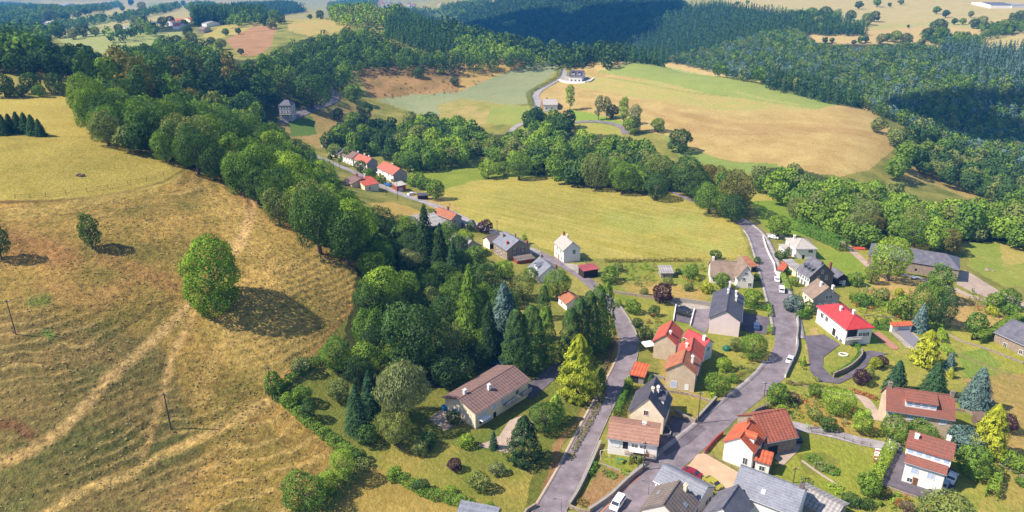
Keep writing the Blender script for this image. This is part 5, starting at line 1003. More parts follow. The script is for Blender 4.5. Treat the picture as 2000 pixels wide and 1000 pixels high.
def hedge(pix, wd, h, leaf, label, step=1.0, ragged=.15, den=22, group=None, cat='hedge', name='hedge'):
    P = resample([cast(u, v)[:2] for u, v in pix], step); D = np.r_[0, np.cumsum(np.hypot(*np.diff(P, axis=0).T))]; L_ = D[-1]; n = int((L_ * (2 * h + wd)) * den)
    r = np.random.default_rng(int(abs(pix[0][0] * 7 + pix[0][1]))); s = r.uniform(0, L_, n); q = r.uniform(0, 2 * h + wd, n)
    x = np.interp(s, D, P[:, 0]); y = np.interp(s, D, P[:, 1]); g = np.gradient(P, axis=0); nx = -np.interp(s, D, g[:, 1]); ny = np.interp(s, D, g[:, 0]); nn = np.maximum(np.hypot(nx, ny), 1e-6); nx /= nn; ny /= nn
    bul = 1 + ragged * 2 * (fbm(s / 1.6, s * 0 + 3, 5) - .5); hh = h * (1 + ragged * 2 * (fbm(s / 1.3 + 7, s * 0, 8) - .5))
    left = q < h; right = q > h + wd; off = np.where(left, -wd / 2, np.where(right, wd / 2, q - h - wd / 2)) * bul; z = np.where(left, q, np.where(right, q - h - wd, h)) / h * hh
    z = np.where(left | right, z, hh * (1 - .12 * (2 * off / wd) ** 2)) + r.normal(size=n) * .04; off = off + r.normal(size=n) * .05
    X_, Y_ = x + nx * off, y + ny * off; Z_ = ground(X_, Y_) + z
    N = np.stack([np.where(left, -nx, np.where(right, nx, 0)), np.where(left, -ny, np.where(right, ny, 0)), np.where(left | right, .25, 1.)], 1) + .4 * r.normal(size=(n, 3))
    o = empty(name, (P[0][0], P[0][1], gz(*P[0]))); tag(o, label, cat, group)
    v, f = quads(np.stack([X_, Y_, Z_], 1) - np.array(o.location), N, .17 if wd < 3 else .26, r); link('foliage', mesh_np('foliage', v, f, [LM[leaf]]), o); return o
def fence(pix, h, label, gap=4.0, group=None, mt='pole_wood', rails=2):
    P = resample([cast(u, v)[:2] for u, v in pix], gap); o = empty('fence', (*P[0], gz(*P[0]))); tag(o, label, 'fence', group); oz = o.location; rl = MB(); prev = None
    for i, p in enumerate(P):
        z = gz(*p); m = MB(); m.box(p[0] - oz.x - .05, p[0] - oz.x + .05, p[1] - oz.y - .05, p[1] - oz.y + .05, z - oz.z - .2, z - oz.z + h); m.build('post', mt, o)
        if prev is not None:
            for k in range(rails): zz = h * (k + 1) / rails - .08; rl.tube((prev[0] - oz.x, prev[1] - oz.y, prev[2] - oz.z + zz), (p[0] - oz.x, p[1] - oz.y, z - oz.z + zz), .03, n=4)
        prev = (p[0], p[1], z)
    rl.build('rail', mt, o)
wall('wall', [(1092,158),(1106,162),(1125,163),(1150,161),(1160,154)], 1.4, .8, 'white', 'white wall curving in front of the hill villa', step=4)
wall('wall', [(1172,868),(1150,920),(1128,965),(1112,990)], 1.1, .5, 'stone', 'pale stone garden wall between the bungalow garden and the left road', cap='kerbstone' if 0 else 'concrete')
wall('wall', [(1150,1003),(1190,975),(1225,942),(1258,915)], 1.2, .5, 'stone', 'stone garden wall along the right road below the bungalow garden', cap='concrete')
wall('wall', [(1112,990),(1130,998),(1150,1003)], .7, .3, 'stone', 'short low wall closing the point of the bungalow garden')
wall('wall', [(1172,905),(1200,915),(1229,926)], .15, .3, 'concrete', 'low kerb wall between the lawn and the vegetable patch of the bungalow')
wall('wall', [(1360,826),(1378,806),(1398,784)], 1.5, .45, 'darkstone', 'dark stone wall at the roadside lawn of the cream gabled house', cap='concrete')
wall('wall', [(1318,806),(1338,818),(1358,827)], 1.0, .35, 'stone', 'stone wall between the cream gabled house and the roadside lawn', cap='concrete')
wall('wall', [(1248,672),(1236,640),(1215,606),(1195,585),(1170,562)], .9, .4, 'concrete', 'long pale wall following the outer bend of the lane below the orchard')
wall('wall', [(1558,598),(1557,622),(1558,640),(1556,662),(1557,680),(1551,700),(1540,722),(1533,738)], 1.2, .35, 'white', 'white curved wall in front of the red roofed villa', cap='concrete')
wall('wall', [(1198,572),(1230,577),(1272,583),(1290,586)], 1.0, .4, 'stone', 'stone terrace wall below the allotment gardens')
wall('wall', [(1290,587),(1340,592),(1388,599)], 1.6, .4, 'concrete', 'pale concrete wall behind the parked black cars')
wall('wall', [(1320,598),(1315,628)], .8, .3, 'white', 'short white wall on the left of the parked black cars')
wall('wall', [(1356,606),(1348,637)], .9, .3, 'white', 'short white wall on the right of the parked black cars')
wall('wall', [(1627,738),(1660,722),(1682,700),(1681,688)], 1.6, .35, 'stone', 'curved retaining wall under the round lawn of the red roofed villa')
wall('wall', [(1490,464),(1498,490),(1512,518)], 1.0, .3, 'white', 'white roadside wall in front of the pale grey roofed villa')
wall('wall', [(1512,518),(1514,532),(1522,545)], 1.0, .3, 'white', 'short white wall at the entrance by the tiny orange roofed porch')
wall('wall', [(1398,600),(1398,600.5),(1397,602)], .5, .3, 'concrete', 'small concrete block beside the apartment house')
wall('wall', [(1500,797),(1478,805),(1470,812)], 1.2, .4, 'darkstone', 'low stone wall on the verge across from the orchard lawn')
wall('wall', [(1537,744),(1570,755),(1610,765),(1665,775)], .5, .3, 'stone', 'low stone edging below the winding drive')
wall('wall', [(1300,834),(1310,846),(1304,858)], .7, .3, 'concrete', 'small curved wall at the corner of the bungalow')
wall('wall', [(1376,887),(1395,864),(1411,850)], 1.1, .3, 'redwall', 'brown brick wall beside the pink gravel court')
fence([(1376,887),(1410,905),(1446,924)], 1.0, 'light metal fence between the pink gravel court and the orange roofed house', 2.5, mt='metal')
wall('wall', [(1717,948),(1760,963),(1805,978)], .5, .3, 'stone', 'low stone edging of the dark paved yard')
wall('wall', [(1862,801),(1885,805),(1902,812)], .7, .3, 'stone', 'low wall running to the open log shelter')
wall('wall', [(1918,752),(1932,775),(1944,795)], .8, .3, 'stone', 'boundary wall beside the dark blue cedar')
wall('wall', [(1950,908),(1975,920),(2003,935)], .7, .3, 'stone', 'low wall at the lower right edge below the round bush')
wall('wall', [(1855,655),(1880,668),(1920,680),(1960,695),(1998,710)], .4, .8, 'stone', 'tumbled stone line across the right paddock')
wall('wall', [(1047,990),(1030,1000),(1022,1012)], 1.0, .4, 'stone', 'stone gate wall at the bottom of the left verge')
wall('wall', [(1668,532),(1700,568),(1735,572)], .5, .25, 'stone', 'thin low wall behind the timber workshop')
wall('wall', [(1690,617),(1720,619),(1750,622)], .5, .25, 'stone', 'thin low wall above the clipped green lawn')
wall('wall', [(1305,766),(1345,772),(1388,786)], .7, .3, 'stone', 'low wall below the beige rendered house')
wall('wall', [(1261,733),(1280,738),(1297,742)], 1.0, .3, 'concrete', 'pale wall between the orange garage and the beige rendered house')
fence([(1180,508),(1240,508),(1320,507),(1400,508),(1462,506)], 1.1, 'wooden post fence along the lower edge of the mown meadow')
fence([(30,388),(90,384),(170,374),(250,360),(320,343),(368,312)], 1.2, 'wire fence along the bank across the left meadow', 9)
fence([(270,272),(320,288),(372,306)], 1.2, 'wire fence along the crest of the left meadow', 9)
fence([(1585,845),(1630,852),(1665,864),(1700,872)], .9, 'rusty posts along the little lane', 5)
fence([(1460,430),(1475,420),(1500,430)], 1.2, 'rail fence near the lane corner', 4)
hedge([(1548,446),(1572,456),(1600,468),(1628,480),(1648,492)], 4.5, 4.8, 'hedge', 'tall dense dark hedge behind the pale grey roofed villa', den=9, ragged=.25)
hedge([(1528,538),(1534,556),(1540,570)], 1.6, 1.6, 'bright', 'clipped bright hedge along the upper road by the white van')
hedge([(1528,537),(1540,535),(1552,536)], 1.6, 1.8, 'hedge', 'short clipped hedge turning in below the long low wing')
hedge([(1626,736),(1645,726),(1665,712),(1679,694),(1677,682),(1670,674)], 1.2, 1.0, 'hedge', 'neat hedge on the retaining wall round the villa lawn')
hedge([(1705,955),(1714,930),(1728,900),(1741,876)], 2.4, 2.2, 'bright', 'thick clipped hedge left of the dark paved yard')
hedge([(1935,975),(1942,945),(1947,925)], 2.2, 2.4, 'bright', 'box shaped hedge at the right lawn')
hedge([(540,770),(570,800),(600,825),(630,850),(660,872),(690,895)], 2.4, 2.0, 'green', 'ragged green hedge between the dry hillside and the park garden', ragged=.5)
hedge([(540,766),(575,740),(600,722),(630,706)], 1.8, 1.5, 'hedge', 'low hedge climbing from the hillside corner into the park trees', ragged=.4)
hedge([(712,905),(690,935),(660,965),(625,995)], 2.8, 2.0, 'olive', 'brownish hedge running to the bottom edge between the hillside and the small field', ragged=.5)
hedge([(760,930),(790,942),(830,965),(880,978),(925,992)], 2.4, 1.6, 'green', 'low leafy hedge above the small dry field', ragged=.6)
hedge([(1204,818),(1214,790),(1226,762)], 1.6, 2.2, 'hedge', 'hedge between the left road and the cream gabled house')
hedge([(1236,912),(1250,900)], 2.2, 2.2, 'olive', 'square clipped yellowish hedge at the bungalow garden corner')
hedge([(1162,908),(1154,925),(1150,932)], 1.0, 1.0, 'hedge', 'small bright hedge beside the vegetable patch')
hedge([(1455,598),(1475,603),(1498,606)], 2.0, 1.4, 'hedge', 'hedge above the parking place of the apartment house')
hedge([(1500,596),(1504,620)], 1.4, 1.4, 'bright', 'short bright hedge beside the upper road at the parking exit')
hedge([(1505,640),(1502,655)], 1.4, 1.4, 'bright', 'short hedge beside the upper road below the parking exit')
hedge([(1660,588),(1700,592),(1738,600)], 3, 2.2, 'green', 'bushy hedge above the clipped lawn behind the red roofed villa', ragged=.4)
hedge([(1700,640),(1740,645)], 2, 1.2, 'hedge', 'low hedge behind the pink terrace')
hedge([(1800,640),(1838,643)], 1.6, 2.0, 'bright', 'clipped bright hedge beside the small blue green fir')
hedge([(1836,650),(1842,672)], 1.4, 2.0, 'bright', 'wavy clipped hedge column right of the golden tree')
hedge([(1842,680),(1856,697)], 2.2, 1.8, 'bright', 'sloping clipped hedge block below the wavy hedge')
hedge([(1905,668),(1940,655),(1965,640),(1990,625)], 3, 2.4, 'green', 'long hedge up to the stone house at the right edge', ragged=.35)
hedge([(1535,748),(1560,752),(1600,757),(1640,762)], 1.2, .7, 'autumn', 'low flowering border along the winding drive', ragged=.5)
hedge([(1660,765),(1690,773),(1712,782)], 1.3, .9, 'rust', 'low rusty coloured border left of the stone house')
hedge([(1040,210),(1035,196),(1034,184),(1050,174),(1072,163),(1090,150),(1092,138)], 4, 2.5, 'olive', 'scrubby hedge along the bend of the hill road', step=3, den=4, ragged=.5)
hedge([(1180,512),(1230,512),(1300,511),(1370,511)], 1.4, 1.2, 'autumn', 'scrubby hedge at the foot of the mown meadow', ragged=.6, den=12)
hedge([(1110,900),(1135,855),(1160,810),(1180,770)], 1.4, .6, 'autumn', 'rough scrub strip on the bank of the left road', ragged=.7, den=12)
hedge([(1170,745),(1190,700),(1198,665)], 1.2, .8, 'brown', 'dry brown scrub on the bank under the cypress wall', ragged=.7, den=12)
hedge([(1545,98),(1600,106),(1640,100)], 1, 1, 'dark', 'far scrub', den=1) if 0 else None
for a, b, c, d in (((1580,890),(1598,906),'green','left'),((1598,905),(1610,922),'pale','second'),((1617,912),(1632,930),'hedge','dark'),((1562,938),(1584,948),'olive','lower'),((1625,945),(1640,968),'bright','tall')):
    hedge([a, ((a[0]+b[0])/2, (a[1]+b[1])/2 - 1), b], 2.2, .6, c, d + ' row of vegetables in the kitchen garden beside the slate barn', ragged=.7, cat='vegetable bed', name='vegetable_bed')
for a, b, c, d in (((1177,918),(1190,930),'olive','upper'),((1190,922),(1202,936),'green','middle'),((1212,922),(1228,926),'bright','right'),((1128,978),(1148,988),'autumn','bottom'),((1250,525),(1290,530),'bright','allotment'),((1215,545),(1240,548),'green','long allotment')):
    hedge([a, ((a[0]+b[0])/2, (a[1]+b[1])/2), b], 1.3, .5, c, d + ' row of plants in the ' + ('bungalow vegetable patch' if 'allot' not in d else 'gardens above the terrace wall'), ragged=.7, cat='vegetable bed', name='vegetable_bed')
# ------------------------------------------------------------------ trees that stand out one by one
TR = [
 (410,534,120,'oak','oak','large bright green oak standing alone on the dry hillside',1.22),
 (172,447,36,'tall','dark','small ivy clad tree alone on the upper hillside',1.85),
 (-8,465,34,'tall','dark','ivy clad tree cut by the left edge of the photo',1.9),
 (5,166,36,'round','dark','leftmost round tree of the row in the upper left field'), (17,176,20,'round','green','small tree second in the row of the upper left field'), (41,177,20,'round','dark','small round tree third in the row of the upper left field'),
 (58,160,34,'round','dark','big dark tree in the middle of the upper left row'), (76,176,20,'round','green','small tree right of the big dark tree in the upper left row'), (104,160,28,'round','dark','tall dark oval tree near the end of the upper left row',1.2), (119,173,22,'round','dark','last low tree at the right end of the upper left row'),
 (953,329,38,'round','bright','yellow green tree on the upper edge of the mown meadow'), (1014,323,54,'round','green','large round tree in the middle of the meadow edge'), (984,328,30,'round','green','smaller tree touching the large round tree of the meadow edge'), (1080,320,34,'round','olive','small open tree right of the large round meadow tree',1.15),
 (1328,273,46,'round','dark','dark round tree at the foot of the tan hill field'), (1286,243,27,'round','green','lone tree at the left border of the tan hill field'), (1236,243,34,'round','green','round tree below the poplars on the hill field'),
 (1114,186,25,'poplar','bright','lone poplar beside the hill road'), (1170,206,24,'poplar','pale','leftmost tall poplar of the group on the hill field'), (1186,207,22,'poplar','olive','second tall poplar of the group on the hill field'), (1219,212,28,'poplar','bright','third tall poplar of the group on the hill field'), (1240,228,34,'poplar','pale','pale poplar at the right end of the hill field group',1.7), (1196,216,26,'round','dark','dark round tree among the hill field poplars'),
 (888,158,18,'round','dark','lone round bush on the brown slope'), (862,138,15,'bush','bright','light green bush high on the brown slope'), (818,142,24,'bush','dark','dark flat bush on the brown slope'),
 (1345,342,78,'round','dark','biggest dark tree of the lane corner',1.0), (1392,352,64,'round','autumn','brown tinged tree between the two biggest trees of the lane corner'), (1436,372,74,'round','autumn','orange topped tree right above the lane corner',1.15), (1310,345,50,'round','green','tree left of the biggest dark tree at the lane corner'),
 (1522,440,44,'round','green','dark round tree above the white car by the tall hedge'), (1742,503,74,'round','bright','big round tree in front of the long stone barn',1.12), (1705,532,26,'tall','green','slim tree left in front of the long stone barn',1.5), (1855,470,38,'round','autumn','brownish tree behind the right end of the long stone barn',1.2), (1830,462,34,'round','bright','bright tree behind the long stone barn'), (1700,435,50,'round','autumn','brown tinged bushy tree at the end of the hedged strip'),
 (1838,548,46,'tall','green','upper half of the big twin tree right of the barn front',1.5), (1815,590,62,'round','green','dark tree left and below the twin tree',1.2), (1842,600,50,'round','dark','dark tree with a pale trunk left of the right paddock',1.35), (1800,622,34,'spruce','blue','small blue green spruce beside the golden tree'),
 (1812,682,46,'thuja','gold','glowing golden conifer right of the covered pool',1.45), (1912,760,58,'spruce','blue','dark blue cedar at the right boundary wall',1.35), (1753,736,46,'spruce','fir','blue green fir left of the stone house with the long dormer',1.35), (1828,742,52,'spruce','fir','fir behind the stone house with the long dormer',1.3), (1857,705,22,'spruce','blue','small blue fir below the sloping hedge block'), (1858,728,12,'thuja','gold','tiny golden cone shrub above the cedar'),
 (1938,845,52,'thuja','gold','tall golden cypress at the right of the red roofed houses',1.9), (1968,824,32,'round','purple','purple tree behind the tall golden cypress'), (1907,903,66,'bush','green','big round clipped bush right of the white car',.8), (1880,862,80,'bush','blue','grey green juniper spreading behind the mossy roofed house',.5), (1748,838,54,'bush','green','bush in front of the stone house on its left side'), (1800,842,50,'bush','green','bush in front of the stone house in its middle',.75),
 (1686,820,34,'tall','bright','bright cone shaped tree above the little lane',1.5), (1640,780,58,'round','bright','round light green tree on the wild garden slope',.95), (1722,705,22,'round','purple','purple small tree right of the villa hedge'), (1710,708,22,'round','gold','yellow small tree beside the purple one'), (1683,735,30,'round','purple','dark purple tree below the winding drive'), (1698,728,20,'round','olive','olive bush beside the dark purple tree below the drive'),
 (1569,705,11,'thuja','bright','tiny cone shrub in the strip beside the winding drive'), (1520,768,42,'round','green','bushy tree at the left end of the wild garden'), (1592,760,26,'round','green','small round tree below the winding drive'), (1530,798,20,'bush','bright','yellow green bush in the wild garden'), (1592,808,28,'bush','olive','olive bush in the wild garden'), (1618,828,32,'bush','dark','dark bush above the little lane'), (1548,775,24,'bush','brown','brown bush at the left of the wild garden'),
 (1700,945,46,'bush','green','wide bush at the foot of the thick clipped hedge'), (1731,962,20,'bush','autumn','orange bush right below the dark paved yard') , (1692,983,24,'bush','dark','round dark bush left of the bottom right garden'), (1755,981,16,'bush','rust','rust coloured bush in the bottom right garden'), (1773,990,24,'bush','brown','brown bush in the bottom right garden'), (1720,982,10,'bush','green','tiny bush on the bottom right lawn'), (1850,1000,96,'bush','olive','large feathery bush at the bottom right edge',.6), (1662,975,30,'bush','dark','dark bush at the end of the grey sheet roofed barn'), (1985,902,44,'bush','green','bush cut by the right edge beside the white box',.7), (1997,940,20,'bush','green','shrub at the right edge below the low wall'),
 (1670,545,30,'bush','green','round bush right of the timber workshop'), (1552,548,18,'round','green','small round tree in front of the large slate house'), (1550,592,34,'bush','blue','grey blue bush left of the brown roofed house',1.0), (1578,600,26,'bush','green','bush at the left corner of the red villa'), (1568,613,30,'bush','hedge','flat clipped bush beside the white curved wall',.45), (1525,498,22,'bush','dark','dark bush left of the pale grey roofed villa'), (1539,493,12,'column','dark','narrow dark cypress beside the pale grey roofed villa',1.9),
 (1685,585,30,'bush','green','first bush of the row behind the villa lawn'), (1722,578,34,'bush','olive','olive bush in the row behind the villa lawn'), (1760,598,44,'bush','green','large bush right of the clipped lawn',.95), (1755,570,18,'bush','gold','yellow bush between the orchard bushes'), (1730,628,18,'bush','green','low bush behind the pink terrace'), (1712,631,14,'bush','dark','small dark bush behind the pink terrace'), (1908,630,40,'bush','green','wide bush in the right paddock hedge'), (1945,588,34,'bush','green','bush near the farm track on the right'), (1972,582,36,'round','green','bushy tree near the white cover on the right'), (1938,607,20,'bush','gold','yellow green bush below the farm track'), (1976,606,26,'bush','green','bush at the right edge under the bushy tree'), (1960,455,16,'bush','autumn','small brown bush on the far right field'),
 # the middle gardens
 (1412,547,30,'round','green','round tree in front of the long low white house',1.1), (1294,571,40,'round','purple','purple plum tree above the terrace wall',1.05), (1236,598,32,'bush','green','round bush left in the orchard lawn',.95), (1278,607,22,'bush','dark','clipped dark round bush in the orchard lawn',1.1), (1208,592,18,'bush','green','bush at the wall beside the lane'), (1190,536,40,'bush','green','bushy tree beside the maroon roofed shed'), (1245,630,22,'round','dark','very dark round tree beside the lane bend'), (1262,650,28,'bush','olive','scrub beside the white canopy'), (1352,530,34,'bush','green','bush left of the long low white house'), (1305,549,20,'bush','olive','olive bush beside the garden shed'), (1325,530,14,'bush','dark','dark bush right of the garden shed'), (1362,543,14,'bush','gold','yellow bush near the garden shed'), (1398,497,22,'bush','dark','dark bush at the lower edge of the meadow'), (1208,521,22,'bush','olive','thin bush behind the maroon roofed shed'), (1258,570,20,'bush','olive','open bush above the terrace wall'), (1380,562,26,'bush','gold','yellow flowering bush before the long low white house'), (1345,560,20,'bush','olive','low bush between the shed and the white house'),
 (1470,580,38,'round','bright','yellow green tree beside the apartment house',.9), (1478,541,16,'bush','green','bush right of the white house wing'), (1479,508,16,'bush','dark','small tree between the orange garage and the road'), (1472,674,54,'round','green','orchard tree beside the upper road'), (1438,672,26,'round','olive','thin tree left of the orchard tree'), (1415,710,28,'round','bright','small bright tree in the lawn of the orange houses'), (1402,752,48,'bush','green','big bush right of the beige rendered house',.9), (1432,738,22,'bush','green','bush near the road in the lawn of the orange houses'), (1445,716,11,'bush','olive','tiny bush in the lawn of the orange houses'), (1342,652,20,'bush','bright','bright bush behind the ribbed red roof'), (1228,748,20,'bush','bright','light bush above the cream gabled house',1.3), (1272,742,16,'column','dark','small dark conifer by the orange garage',1.6), (1393,770,14,'bush','bright','small shrub at the end of the low wall'),
 (1138,520,8,'bush','olive','tiny shrub at the lane edge') ,
 (950,488,8,'bush','bright','shrub beside the stone farmhouse'), (921,441,26,'bush','dark','dark bush right of the terracotta farmhouse'), (947,442,32,'bush','purple','dark purplish bush above the stone farmhouse'), (1024,465,14,'poplar','bright','small tree above the stone farmhouse',1.6), (851,369,36,'round','green','round tree beside the small dark shed',1.15), (827,358,30,'bush','green','bush behind the terrace gardens'), (812,350,34,'bush','bright','bright bush at the right of the last terraced house'), (704,324,24,'round','dark','dark tree in front of the long terraced house'), (722,340,26,'round','green','tree between the two terraces'), (744,350,20,'bush','green','bush before the last terraced house'), (665,312,12,'poplar','green','tiny street tree by the first terraces',1.6), (644,306,12,'bush','dark','bush before the leftmost terraced house'), (780,312,34,'bush','green','bush behind the last terraced house'), (757,300,30,'bush','dark','dark shrub behind the terrace'), (730,290,30,'bush','green','green shrub behind the long terraced house'), (800,315,40,'round','green','tree behind the right end of the terrace'),
 (607,176,84,'round','dark','huge dark round tree above the three storey stone house',.75), (668,148,34,'round','bright','bright green tree beside the bend of the upper road',1.3), (690,180,34,'round','green','tree right of the road bend'), (660,222,22,'round','dark','dark tree below the road of the stone house'), (712,215,34,'round','dark','dark tree right below the road bend'),
]
CY = [(1008,668,62,2.3,'dark','leftmost tall cypress of the dark group above the brown house'),(1038,662,66,2.2,'dark','widest cypress of the dark group above the brown house'),(1065,652,48,2.5,'green','right hand cypress of the dark group above the brown house'),
 (1114,655,50,2.4,'dark','lowest cypress of the tall cypress wall'),(1131,640,52,2.5,'dark','second cypress of the tall cypress wall'),(1150,630,52,2.6,'dark','third cypress of the tall cypress wall'),(1168,620,50,2.8,'green','fourth cypress of the tall cypress wall'),(1184,612,42,3.2,'green','topmost cypress of the tall cypress wall next to the lane')]
for u, v, w_, a, lf, lb in CY: tree(u, v, w_, 'column', lf, lb, 'tall dark cypresses', a)
PARK = [
 (1130,722,80,'thuja','gold','big golden conifer beside the left road',1.75), (1174,742,26,'thuja','limefir','small green cypress at the right of the big golden conifer',1.9),
 (1024,862,66,'thuja','deep','dark glossy conifer below the brown house drive',1.6), (1065,812,68,'round','dark','dark bushy tree right of the brown house',1.0), (1085,800,40,'thuja','bright','light conifer beside the bank of the left road',1.6), (964,860,22,'fir','fir','little fir beside the pale gravel drive',1.9), (910,861,34,'bush','bright','yellow green round bush on the lawn below the brown house'), (885,815,28,'bush','dark','dark bush by the terrace of the brown house',1.1),
 (820,872,34,'round','olive','small open crowned tree on the park lawn',.9), (888,906,28,'round','purple','small purple tree on the park lawn',.95), (937,940,42,'bush','olive','olive bush at the right of the park lawn',.95), (970,915,32,'bush','pale','greyish bush on the park lawn'), (714,848,44,'round','dark','neat round small tree at the park edge',.85), (822,948,32,'bush','dark','round dark bush in the low hedge'), (770,922,28,'bush','bright','yellow bush at the left end of the low hedge'), (880,955,20,'bush','bright','bright shrub in the middle of the low hedge'), (955,990,24,'bush','green','shrub beside the flat grey roof at the bottom edge'),
 (668,905,50,'tall','bright','tall bright tree in the hedge corner above the small field',1.5), (592,960,86,'round','green','large green tree at the bottom edge below the hillside',.95), (640,940,40,'tall','bright','light tree between the two hedge corner trees',1.4), (700,890,30,'bush','dark','dark bush in the hedge corner'),
 (588,770,38,'round','green','small tree inside the hillside corner of the park',1.0), (600,798,30,'tall','dark','slim dark tree inside the hillside corner',1.5), (532,748,38,'bush','green','bush around the wooden pole at the hillside corner',1.2), (586,712,36,'bush','pale','pale bush above the hillside corner'), (560,780,30,'bush','bright','low bush along the hillside corner hedge'),
 (655,690,66,'round','green','tree at the left point of the park wood',1.1), (662,760,44,'round','olive','olive tree above the park lawn',1.0), (695,800,58,'fir','fir','dark fir at the lower left of the park wood',1.8), (722,770,50,'spruce','fir','second dark fir at the lower left of the park wood',2.0),
 (782,762,112,'weep','pale','large pale weeping birch in front of the park wood',1.2), (770,835,80,'weep','olive','lower weeping birch shading the park lawn',.9), (835,860,40,'bush','dark','dark bush under the weeping birch'),
 (806,655,128,'round','dark','biggest glossy dark tree of the park wood',1.25), (872,668,70,'round','olive','olive tree behind the biggest glossy tree',1.5), (870,720,70,'round','deep','dark tree behind the ridge of the brown house',1.1),
 (720,640,70,'round','green','green tree on the left flank of the park wood',1.3), (715,700,70,'round','green','lower green tree on the left flank of the park wood',1.2), (745,560,88,'round','bright','wide bright tree at the top left of the park wood',1.1), (725,515,60,'round','green','green tree under the ridge at the top of the park wood'), (790,560,70,'round','bright','second bright tree at the top of the park wood'), (800,512,56,'weep','pale','pale willow like tree at the top of the park wood',1.1),
 (770,600,50,'weep','olive','olive birch left of the glossy tree'), (838,590,56,'weep','olive','olive birch above the glossy tree',1.2), (862,560,36,'bush','bright','bright small crown between the dark conifers',1.1), (878,575,40,'round','purple','dark purple tree in the middle of the park wood'),
 (742,440,56,'tall','dark','dark cone like tree at the foot of the left belt',1.5), (800,450,50,'tall','green','tree beside the small yellow field',1.5), (830,470,62,'fir','deep','tallest very dark spruce of the park wood',2.3), (860,500,54,'fir','deep','second very dark spruce of the park wood',2.4), (885,520,44,'fir','fir','third dark spruce of the park wood',2.4), (790,480,50,'round','dark','dark tree left of the tallest spruce'),
 (918,610,84,'fir','limefir','tall layered light green fir in the middle of the park wood',2.3), (985,612,76,'spruce','blue','silvery blue cedar at the edge of the park wood',1.75), (948,545,76,'round','dark','dark round tree above the silvery cedar',1.1), (955,650,60,'fir','deep','dark spruce between the light fir and the silvery cedar',2.2),
 (905,470,50,'round','bright','light tree in front of the half hidden barn'), (985,525,40,'round','bright','bright tree below the stone farmhouse'), (1020,558,54,'round','olive','olive bushy tree left of the lane cottage'), (1035,535,30,'round','green','green tree under the big white dormer'), (1088,556,60,'round','green','large round tree between the slate blue house and the cottage',1.1), (930,500,46,'round','green','green tree under the stone farmhouse barn'),
 (1000,580,40,'round','olive','olive tree behind the silvery cedar'), (1062,590,30,'column','dark','dark slim conifer left of the lane cottage',2.4), (760,660,60,'round','dark','dark tree left of the biggest glossy tree',1.2), (840,420,30,'round','olive','small olive tree beside the wide open barn') ,
]
for t in TR: tree(*t[:6], None, t[6] if len(t) > 6 else None)
for t in PARK: tree(*t[:6], None, t[6] if len(t) > 6 else None)
for i, (u, v, w_) in enumerate([(4,244,26),(18,242,24),(33,240,26),(48,241,26),(62,245,26),(76,250,22)]): tree(u, v, w_, 'spruce', 'fir', 'dark fir in the short row at the left edge of the meadow', 'firs in the short row at the left edge', 1.35)
FT = [(1678,9,14),(1714,4,15),(1738,9,8),(1760,3,10),(1662,29,18),(1694,36,20),(1709,31,18),(1694,46,10),(1774,51,6),(1830,19,13),(1848,26,13),(1897,27,11),(1865,41,11),(1881,41,11),(1904,45,16),(1919,41,18),(1835,52,28),(1840,66,26),(1812,65,20),(1978,33,15),(1993,32,20),(1965,51,24),(1950,46,9),(1545,28,18),(1562,30,22),(1585,28,26),(1612,26,26),(1600,42,22),(1642,57,7),(1565,77,18),(1612,78,12),(1625,78,10),(1668,82,9),(1680,77,12),(1691,76,12),(1722,75,18),(1735,72,14),(1750,70,20),(1770,75,20),(1800,82,14),(1440,6,8),(1460,4,8),
 (120,30,8),(150,28,14),(165,22,12),(175,20,12),(130,32,14),(95,30,22),(115,38,20),(238,12,10),(255,4,12),(275,5,16),(322,22,8),(332,18,8),(358,6,10),(385,5,10),(410,12,6),(248,28,14),(115,62,20),(140,58,18),(160,58,22),(185,60,16),(230,50,16),(265,40,20),(280,37,14),(262,58,10),(300,50,12),(318,42,18),(332,36,16),(360,44,12),(345,80,22),(372,72,20),(365,60,18),(440,62,14),(465,60,12),(430,85,20),(412,80,16),(1440,45,8),(60,57,20),(45,66,16),
 (515,38,20),(535,30,22),(548,36,18),(530,45,20),(625,28,16),(605,32,10),(1070,105,22),(1085,108,26),(1105,112,24),(1120,105,26),(1135,100,18),(1183,108,12),(470,100,12)]
for i, (u, v, w_) in enumerate(FT):
    side = 'far right' if u > 1300 else 'middle' if u > 500 else 'far left'
    tree(u, v, w_, 'round', ['dark', 'green', 'dark', 'olive'][i % 4], '%s field tree among the hedges and pastures of the %s fields' % (['dark', 'green', 'dark', 'olive'][i % 4], side), 'scattered trees of the %s fields' % side)
